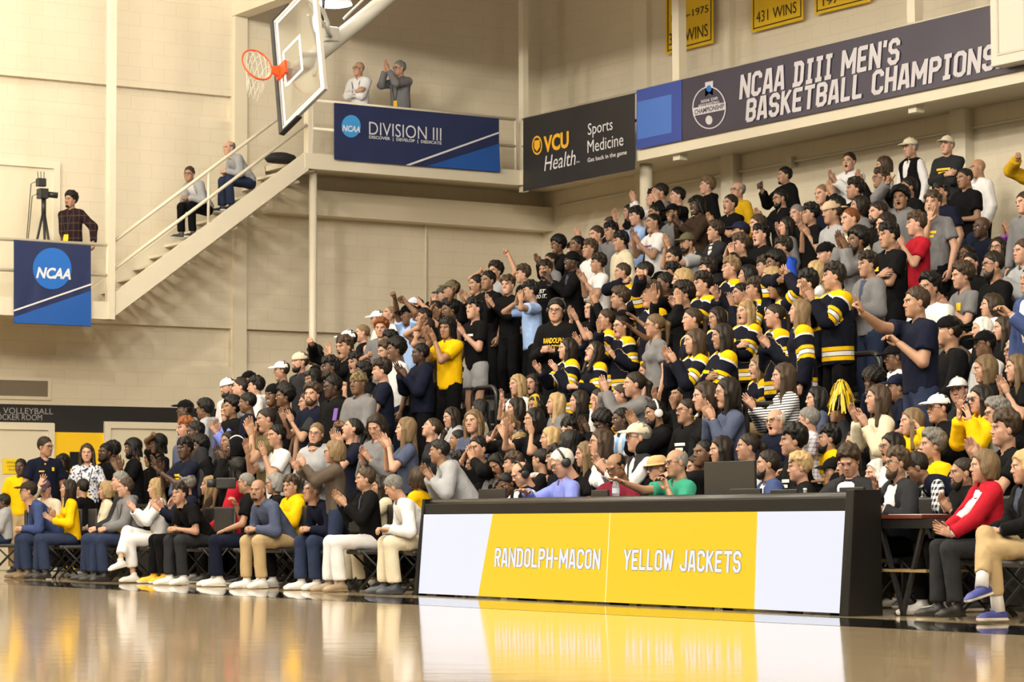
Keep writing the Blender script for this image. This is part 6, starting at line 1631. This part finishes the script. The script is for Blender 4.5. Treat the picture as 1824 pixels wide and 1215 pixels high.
1631 509 S 2 shb polo.n j h78 b70 big up R@1533,545 L@1602,612|large person in navy polo and jeans standing with arm out~the big navy polo
1748 565 T 1 lgw ls.k k h82 dn
1786 563 T 1 lgb ls.k k h82 dn
1838 470 S 2 shb suit.B n h70 big L@1800,560
1694 585 T 4 bald hood.t k h22 b45 gl bd o dn|person in taupe hoodie and glasses, turned to camera~the taupe hoodie
1689 560 T 2 ckk ls.k k h90 dn
1753 587 T 4 capk ls.w k h78 gl dn|person in black cap, glasses and white top~the black cap, glasses and white top
1753 630 T 1 lgl ls.k k h84 s dn
1807 603 T 1 shw ls.k k h78 gl dn
1809 629 T 1 lgl tee.k k h82 ch L@1792,680 R@1786,675 txt:w|person in black print t-shirt, hands pressed together~the hands pressed together
1707 675 T 1 capw ls.c k h20 R@1708,718|person in white-fronted trucker cap, hand at mouth~the trucker cap
1745 683 T 1 lgB hood.y k h72 sg bu2 R@1708,735 L@1728,738|person in yellow hoodie, fingers spread in the air~the spread-fingers yellow hoodie
1774 709 T 1 cug ls.G k h80 gl dn
1789 726 T 1 mdb tee.k k h82 cl L@1745,792 R@1738,790 txt:y|person in black t-shirt with yellow lettering, clapping by the red cardigan~the yellow-lettered black t-shirt
1671 702 T 2 capw ls.k k h68 s gl dn|person in white cap, glasses and black top~the white cap and black top
1598 668 T 2 capn polo.n k h88 dn|person in navy cap and navy shirt, side on~the navy cap
1562 682 T 1 lgb ls.e k h82 cl L@1540,735 R@1526,725|person in cream jumper clapping beside the navy cap~the cream jumper
1557 646 T 5 afK ls.n k h70 pd R@1545,690
1592 614 T 4 capk tee.w k h78 gl dn
1623 730 T 1 lgl ls.y k h78 dn L@1640,758
1587 767 T 2 lgK ls.w k h72 o gl dn s
1659 760 T 1 cug ls.y k h78 dn|person in yellow top behind the checked sleeve~the yellow top by the checked sleeve
1649 788 T 1 lgl ls.k k h60 dn
1632 806 F X13.9 3 shB vest.nx k h100 pd lean2 dn|person in navy vest with black-and-white checked sleeves, bending~the checked sleeves
1714 815 C X13.2 2 bzB ls.k k h80 bd ch L@1690,888 R@1685,885|person in black, hands pressed before the face, courtside~the pressed hands courtside
1750 802 C 1 bobl jktw.r c h82 cl L@1682,938 R@1676,935 shk tag|person in red cardigan over white, grey trousers~the red cardigan
1824 803 C X12.7 1 boby jktk.k h h82 lap cross shb|person in black cardigan and khaki trousers, blue-orange trainers~the khaki trousers and blue trainers
1597 793 C X13.2 2 mdb suit.c k h75 gl bd R@1560,862 L@1570,905 sho|person in charcoal suit and glasses, hand at chin~the charcoal suit with glasses
1560 823 T 1 bobw ls.g k h70 dn
1512 788 C X13.5 1 cub suit.c k h22 b40 pd tb|person in charcoal suit at the table, one finger up~the charcoal suit with finger up
1423 802 C X13.5 1 mdy tee.k k h88 tb|person in black top with a white mark at the table~the black top at the table
1366 800 C X13.5 2 shB suit.B k h88 bd tb|person in blue suit jacket at the table~the blue suit at the table
1412 752 T 2 mdK tee.k k h88 dn txt:w
1381 728 T 1 bfw ls.n k h45 gl o dn|person in navy zip top and glasses, mouth open~the navy zip top
1439 727 T 1 shg polo.v k h108 gl dn|person in pale checked shirt turned away~the pale checked shirt
1475 759 T 2 mdK tee.y k h86 bd dn txt4|person in yellow lettered t-shirt behind the table~the yellow lettered t-shirt
1524 767 T 1 ptB ls.k k h80 dn
1331 768 T 2 ptB ls.w k h82 dn
1494 711 T 2 ptB ls.c k h80 ru fi R@1494,705|person in charcoal top holding up a yellow pom-pom~the yellow pom-pom
1453 692 T 1 lwK ls.s k h80 dn
1394 644 T 1 lgb ls.z k h82 cl|person in black-and-white striped shirt~the black-and-white stripes
1350 632 T 1 lgl jer h h78 o lap2|person in striped jersey seated, hand on chest~the seated jersey, hand on chest
1484 818 T 2 capk tee.k k h80 dn
1510 805 T 1 lgK ls.k k h88 dn
"""
# ================================================================ the crowd
for ln in CROWD.strip().splitlines():
    d_, _, lb = ln.partition('|'); tk = d_.split(); lab, _, sh_ = lb.partition('~')
    Person(tk[0], tk[1], tk[2:], lab or None, sh_ or None)
# people on the walkway, the stairs and the landing: (line, plane y, floor or tread height)
for ln, yy, zz in (('639 110 F Y35.55 1 bald jktw.w w h50 b35 cr gl lan|person in white jacket with folded arms on the end walkway~the white jacket on the walkway', 35.55, zf1-.04),
                   ('711 107 F Y35.55 1 shg ls.g k h55 b40 gl ch lan|person in grey sweater clapping on the end walkway~the grey sweater on the walkway', 35.55, zf1-.04),
                   ('126 338 F Y35.6 2 cuK ls.x k h40 b35 dn gt lan R@120,440 L@166,432|person in dark plaid shirt standing beside the video camera on the landing~the plaid shirt', 35.6, zl1-.02),
                   ('337 296 C Y35.5 2 shb jktw.G k h22 b45 lap gl lean|person in pale grey jacket and black trousers sitting low on the stairs~the lower stair sitter', 35.5, None),
                   ('408 250 C Y35.5 1 bfg ls.G j h50 b60 lap lean|person in light grey pullover and blue jeans sitting higher on the stairs~the upper stair sitter', 35.5, None)):
    d_, _, lb = ln.partition('|'); tk = d_.split(); lab, _, sh_ = lb.partition('~'); p = Person(tk[0], tk[1], tk[2:], lab, sh_)
    if zz is not None: p.zfix = zz
    else: p.zfix = on(p.px, p.py, 1, yy)[2]-1.12
for p in PEOPLE: p.place()
# rows: heights decide, but who is lower in view stands further down and nobody shares a seat
BP = [p for p in PEOPLE if p.post in 'ST']
for p in BP: p.row = min(range(-1, NROW), key=lambda k: p.cand[k+1][0])
for sweep in range(8):
    ch = 0
    for p in BP:
        nb = [q for q in BP if q is not p and abs(q.px-p.px) < 75]
        def cost(k):
            c = p.cand[k+1][0]
            for q in nb:
                if q.row == k:
                    dy = abs(q.cand[k+1][2][1]-p.cand[k+1][2][1])
                    if dy < .46: c += 6*(1-dy/.46)+1+(8 if dy < .26 else 0)
                elif abs(q.px-p.px) < 45 and abs(q.py-p.py) > 5 and (q.py-p.py)*(q.row-k) > 0: c += 5
            return c
        k = min(range(-1, NROW), key=cost)
        if k != p.row: p.row = k; ch += 1
    if not ch: break
for p in BP: p.place(p.row)
# ---- labels: the landmark people carry their own words, the others are told by clothes, pose and a landmark
TYW = {'tee': 't-shirt', 'ls': 'long-sleeved top', 'hood': 'hoodie', 'polo': 'polo shirt', 'jer': 'striped jersey', 'tank': 'sleeveless top', 'jktk': 'jacket', 'jktw': 'jacket', 'suit': 'suit', 'vest': 'vest'}
def garb(p):
    ty = p.top.split('.')[0]; c = WORD.get(p.top.split('.')[1][0], '') if '.' in p.top else ''
    t = ('%s %s' % (c, TYW[ty])).strip()
    if p.hair[:3] == 'cap' or p.hair[:2] in ('cw', 'ck', 'ct'): t += ' and cap'
    elif p.hair[:2] == 'bn' and p.hair[-1] != 'K': t += ' and beanie'
    elif 'gl' in p.fl: t += ' and glasses'
    return t
def act(p):
    for k, w in (('ru', 'arm raised'), ('lu', 'arm raised'), ('bu', 'both arms raised'), ('cu', 'hand at mouth'), ('cl', 'clapping'), ('ch', 'clapping high'), ('cr', 'arms folded'), ('lap', 'hands in lap'), ('pd', 'head bowed')):
        if k in p.fl: return w
    return 'standing' if p.post in 'SF' else 'seated'
used = set(p.label for p in PEOPLE if p.label)
marks = [p for p in PEOPLE if p.short]
for p in PEOPLE:
    if p.label: continue
    g, a = garb(p), act(p); done = False
    for q in sorted(marks, key=lambda q: (q.px-p.px)**2+1.6*(q.py-p.py)**2)[:9]:
        dx, dy = p.px-q.px, p.py-q.py
        if abs(dx) > 1.5*abs(dy): rels = ('just right of' if dx > 0 else 'just left of',)
        elif dy < 0: rels = ('behind', 'behind and right of' if dx > 0 else 'behind and left of')
        else: rels = ('in front of', 'in front and right of' if dx > 0 else 'in front and left of')
        for r_ in rels:
            for form in ('person in %s %s %s' % (g, r_, q.short), 'person in %s, %s, %s %s' % (g, a, r_, q.short)):
                if form not in used and len(form.replace(',', '').split()) <= 16: p.label = form; used.add(form); done = True; break
            if done: break
        if done: break
    if not p.label: p.label = 'person in %s, %s, in the crowd' % (g, a)
# ---- chairs of the courtside rows
chairs = []
def make_chair():
    c = empty('padded_chair', (0, 0, 0)); PD = mat('chair_pad', (.014, .014, .015), .5, bump=(60, .2)); FR = mat('chair_frame', (.02, .02, .021), .35, .5)
    m = MB(); m.box((-.21, -.20, .385), (.21, .21, .435)); m.build('seat', PD, c, bevel=.02)
    m = MB(); m.box((-.21, -.265, .60), (.21, -.225, .90)); m.build('backrest', PD, c, bevel=.02)
    m = MB(); m.lathe([(.045, 0), (.060, 0)], 20); V_ = [(v[0], -.268, .75+v[1]*1.2) for v in m.V]; add('emblem', mesh_np('emblem', V_, m.Q, mat('emblem_gold', (.55, .36, .02), .5)), c)
    for sx in (-1, 1):
        m = MB(); m.tube([(sx*.22, .22, .0), (sx*.22, -.16, .42), (sx*.22, -.25, .62), (sx*.22, -.255, .90)], .012, 8); m.build('leg', FR, c, smooth=True)
        m = MB(); m.tube([(sx*.20, -.26, .0), (sx*.20, .16, .42)], .012, 8); m.build('leg', FR, c, smooth=True)
    m = MB(); m.tube([(-.2, -.20, .08), (.2, -.20, .08)], .009, 8); m.build('stretcher', FR, c, smooth=True)
    return c
def copy_tree(o, parent=None):
    c = o.copy(); COL.objects.link(c)
    if parent is not None: c.parent = parent
    for ch in list(o.children): copy_tree(ch, c)
    return c
for p in PEOPLE: p.build(); tag(p.o, p.label, 'person')
proto = None
for p in PEOPLE:
    if p.post != 'C' or hasattr(p, 'zfix'): continue
    if proto is None: proto = make_chair(); c = proto
    else: c = copy_tree(proto)
    c.matrix_world = Matrix([[p.r[0], p.f[0], 0, p.loc[0]], [p.r[1], p.f[1], 0, p.loc[1]], [0, 0, max(.8, (p.seat-.02)/.43), 0], [0, 0, 0, 1]])
    tag(c, ' '.join(('black padded folding chair under '+(p.short or p.label.replace('person in', 'the'))).split()[:16]), 'chair', 'black folding chairs along the court')
for i, p in enumerate(PEOPLE):
    p.o['group'] = 'spectators in the bleachers' if p.row >= 0 else 'spectators beside the court' if not hasattr(p, 'zfix') else 'spectators on stairs and walkways'
# ---- things held in hands
def by(px, py): return min(PEOPLE, key=lambda p: (p.px-px)**2+(p.py-py)**2)
def handpos(p, q, ahead=.09): return p.loc+p.rot@(p.wr[q]+p.hd[q]*ahead)
p = by(1397, 296); P_ = handpos(p, 1, .13); m = MB(); m.box((-.08, -.005, -.04), (.08, .005, .04)); o = tag(m.build('mobile_phone', mat('phone_black', (.02, .02, .022), .3), bevel=.004, loc=P_), 'dark mobile phone held up by the black hoodie at the back wall', 'phone'); o.rotation_euler = (0, .15, math.atan2(p.f[1], p.f[0])-math.pi/2)
p = by(638, 661); P_ = handpos(p, 1, .10)+np.array([0, 0, .10]); m = MB(); m.box((-.035, -.005, -.07), (.035, .005, .07)); o = tag(m.build('mobile_phone', mat('phone_purple', (.12, .05, .30), .35), bevel=.004, loc=P_), 'purple-cased phone held by the camouflage beanie', 'phone'); o.rotation_euler = (.2, 0, math.atan2(p.f[1], p.f[0])-math.pi/2)
p = by(438, 840); P_ = p.loc+p.rot@(p.hc+p.Rh@np.array([.0, .19, .01])); o = empty('camcorder', P_); o.rotation_euler = (0, 0, math.atan2(p.f[1], p.f[0])-math.pi/2); tag(o, 'black camcorder held to the eye in the courtside row', 'camcorder')
m = MB(); m.box((-.06, -.08, -.06), (.06, .14, .06)); m.build('body', KB, o, bevel=.012); m = MB(); m.tube([(0, .14, 0), (0, .24, 0)], .048, 14); m.build('lens', KB, o, smooth=True); m = MB(); m.box((-.16, -.04, -.04), (-.055, -.03, .04)); m.build('flip_screen', KB, o)
p = by(1204, 797); P_ = handpos(p, 1, .085); wb.location = P_-np.array([0, 0, .19]); wb.rotation_euler = (0, 0, 0)
p = by(1494, 711); P_ = handpos(p, 1, .10); o = empty('pom_pom', P_); tag(o, 'yellow and black pom-pom shaken above the charcoal top', 'pom-pom')
m = MB(); m.tube([(0, 0, -.08), (0, 0, .05)], .016, 8); m.build('handle', mat('pom_handle', (.02, .02, .02), .4), o, smooth=True)
rr = random.Random(7)
for nm, cnt, mt in (('strands', 190, mat('pom_yellow', (.80, .52, .01), .4)), ('dark_strands', 50, mat('pom_black', (.015, .015, .012), .4))):
    m = MB()
    for i in range(cnt):
        a = rr.uniform(0, 6.28); e = rr.uniform(.1, 1.45); L_ = rr.uniform(.13, .21); r0 = math.cos(e); up = math.sin(e)
        pts_ = [np.array([0, 0, .06])+np.array([math.cos(a)*r0, math.sin(a)*r0, 0])*L_*t*.75+np.array([0, 0, 1.])*(up*L_*t*1.5-.9*t*t*L_*1.6) for t in np.linspace(0, 1, 6)]
        for j in range(5): m.bar(pts_[j], pts_[j+1], .010, .002)
    s_ = m.build(nm, mt, o); s_['kind'] = 'stuff'
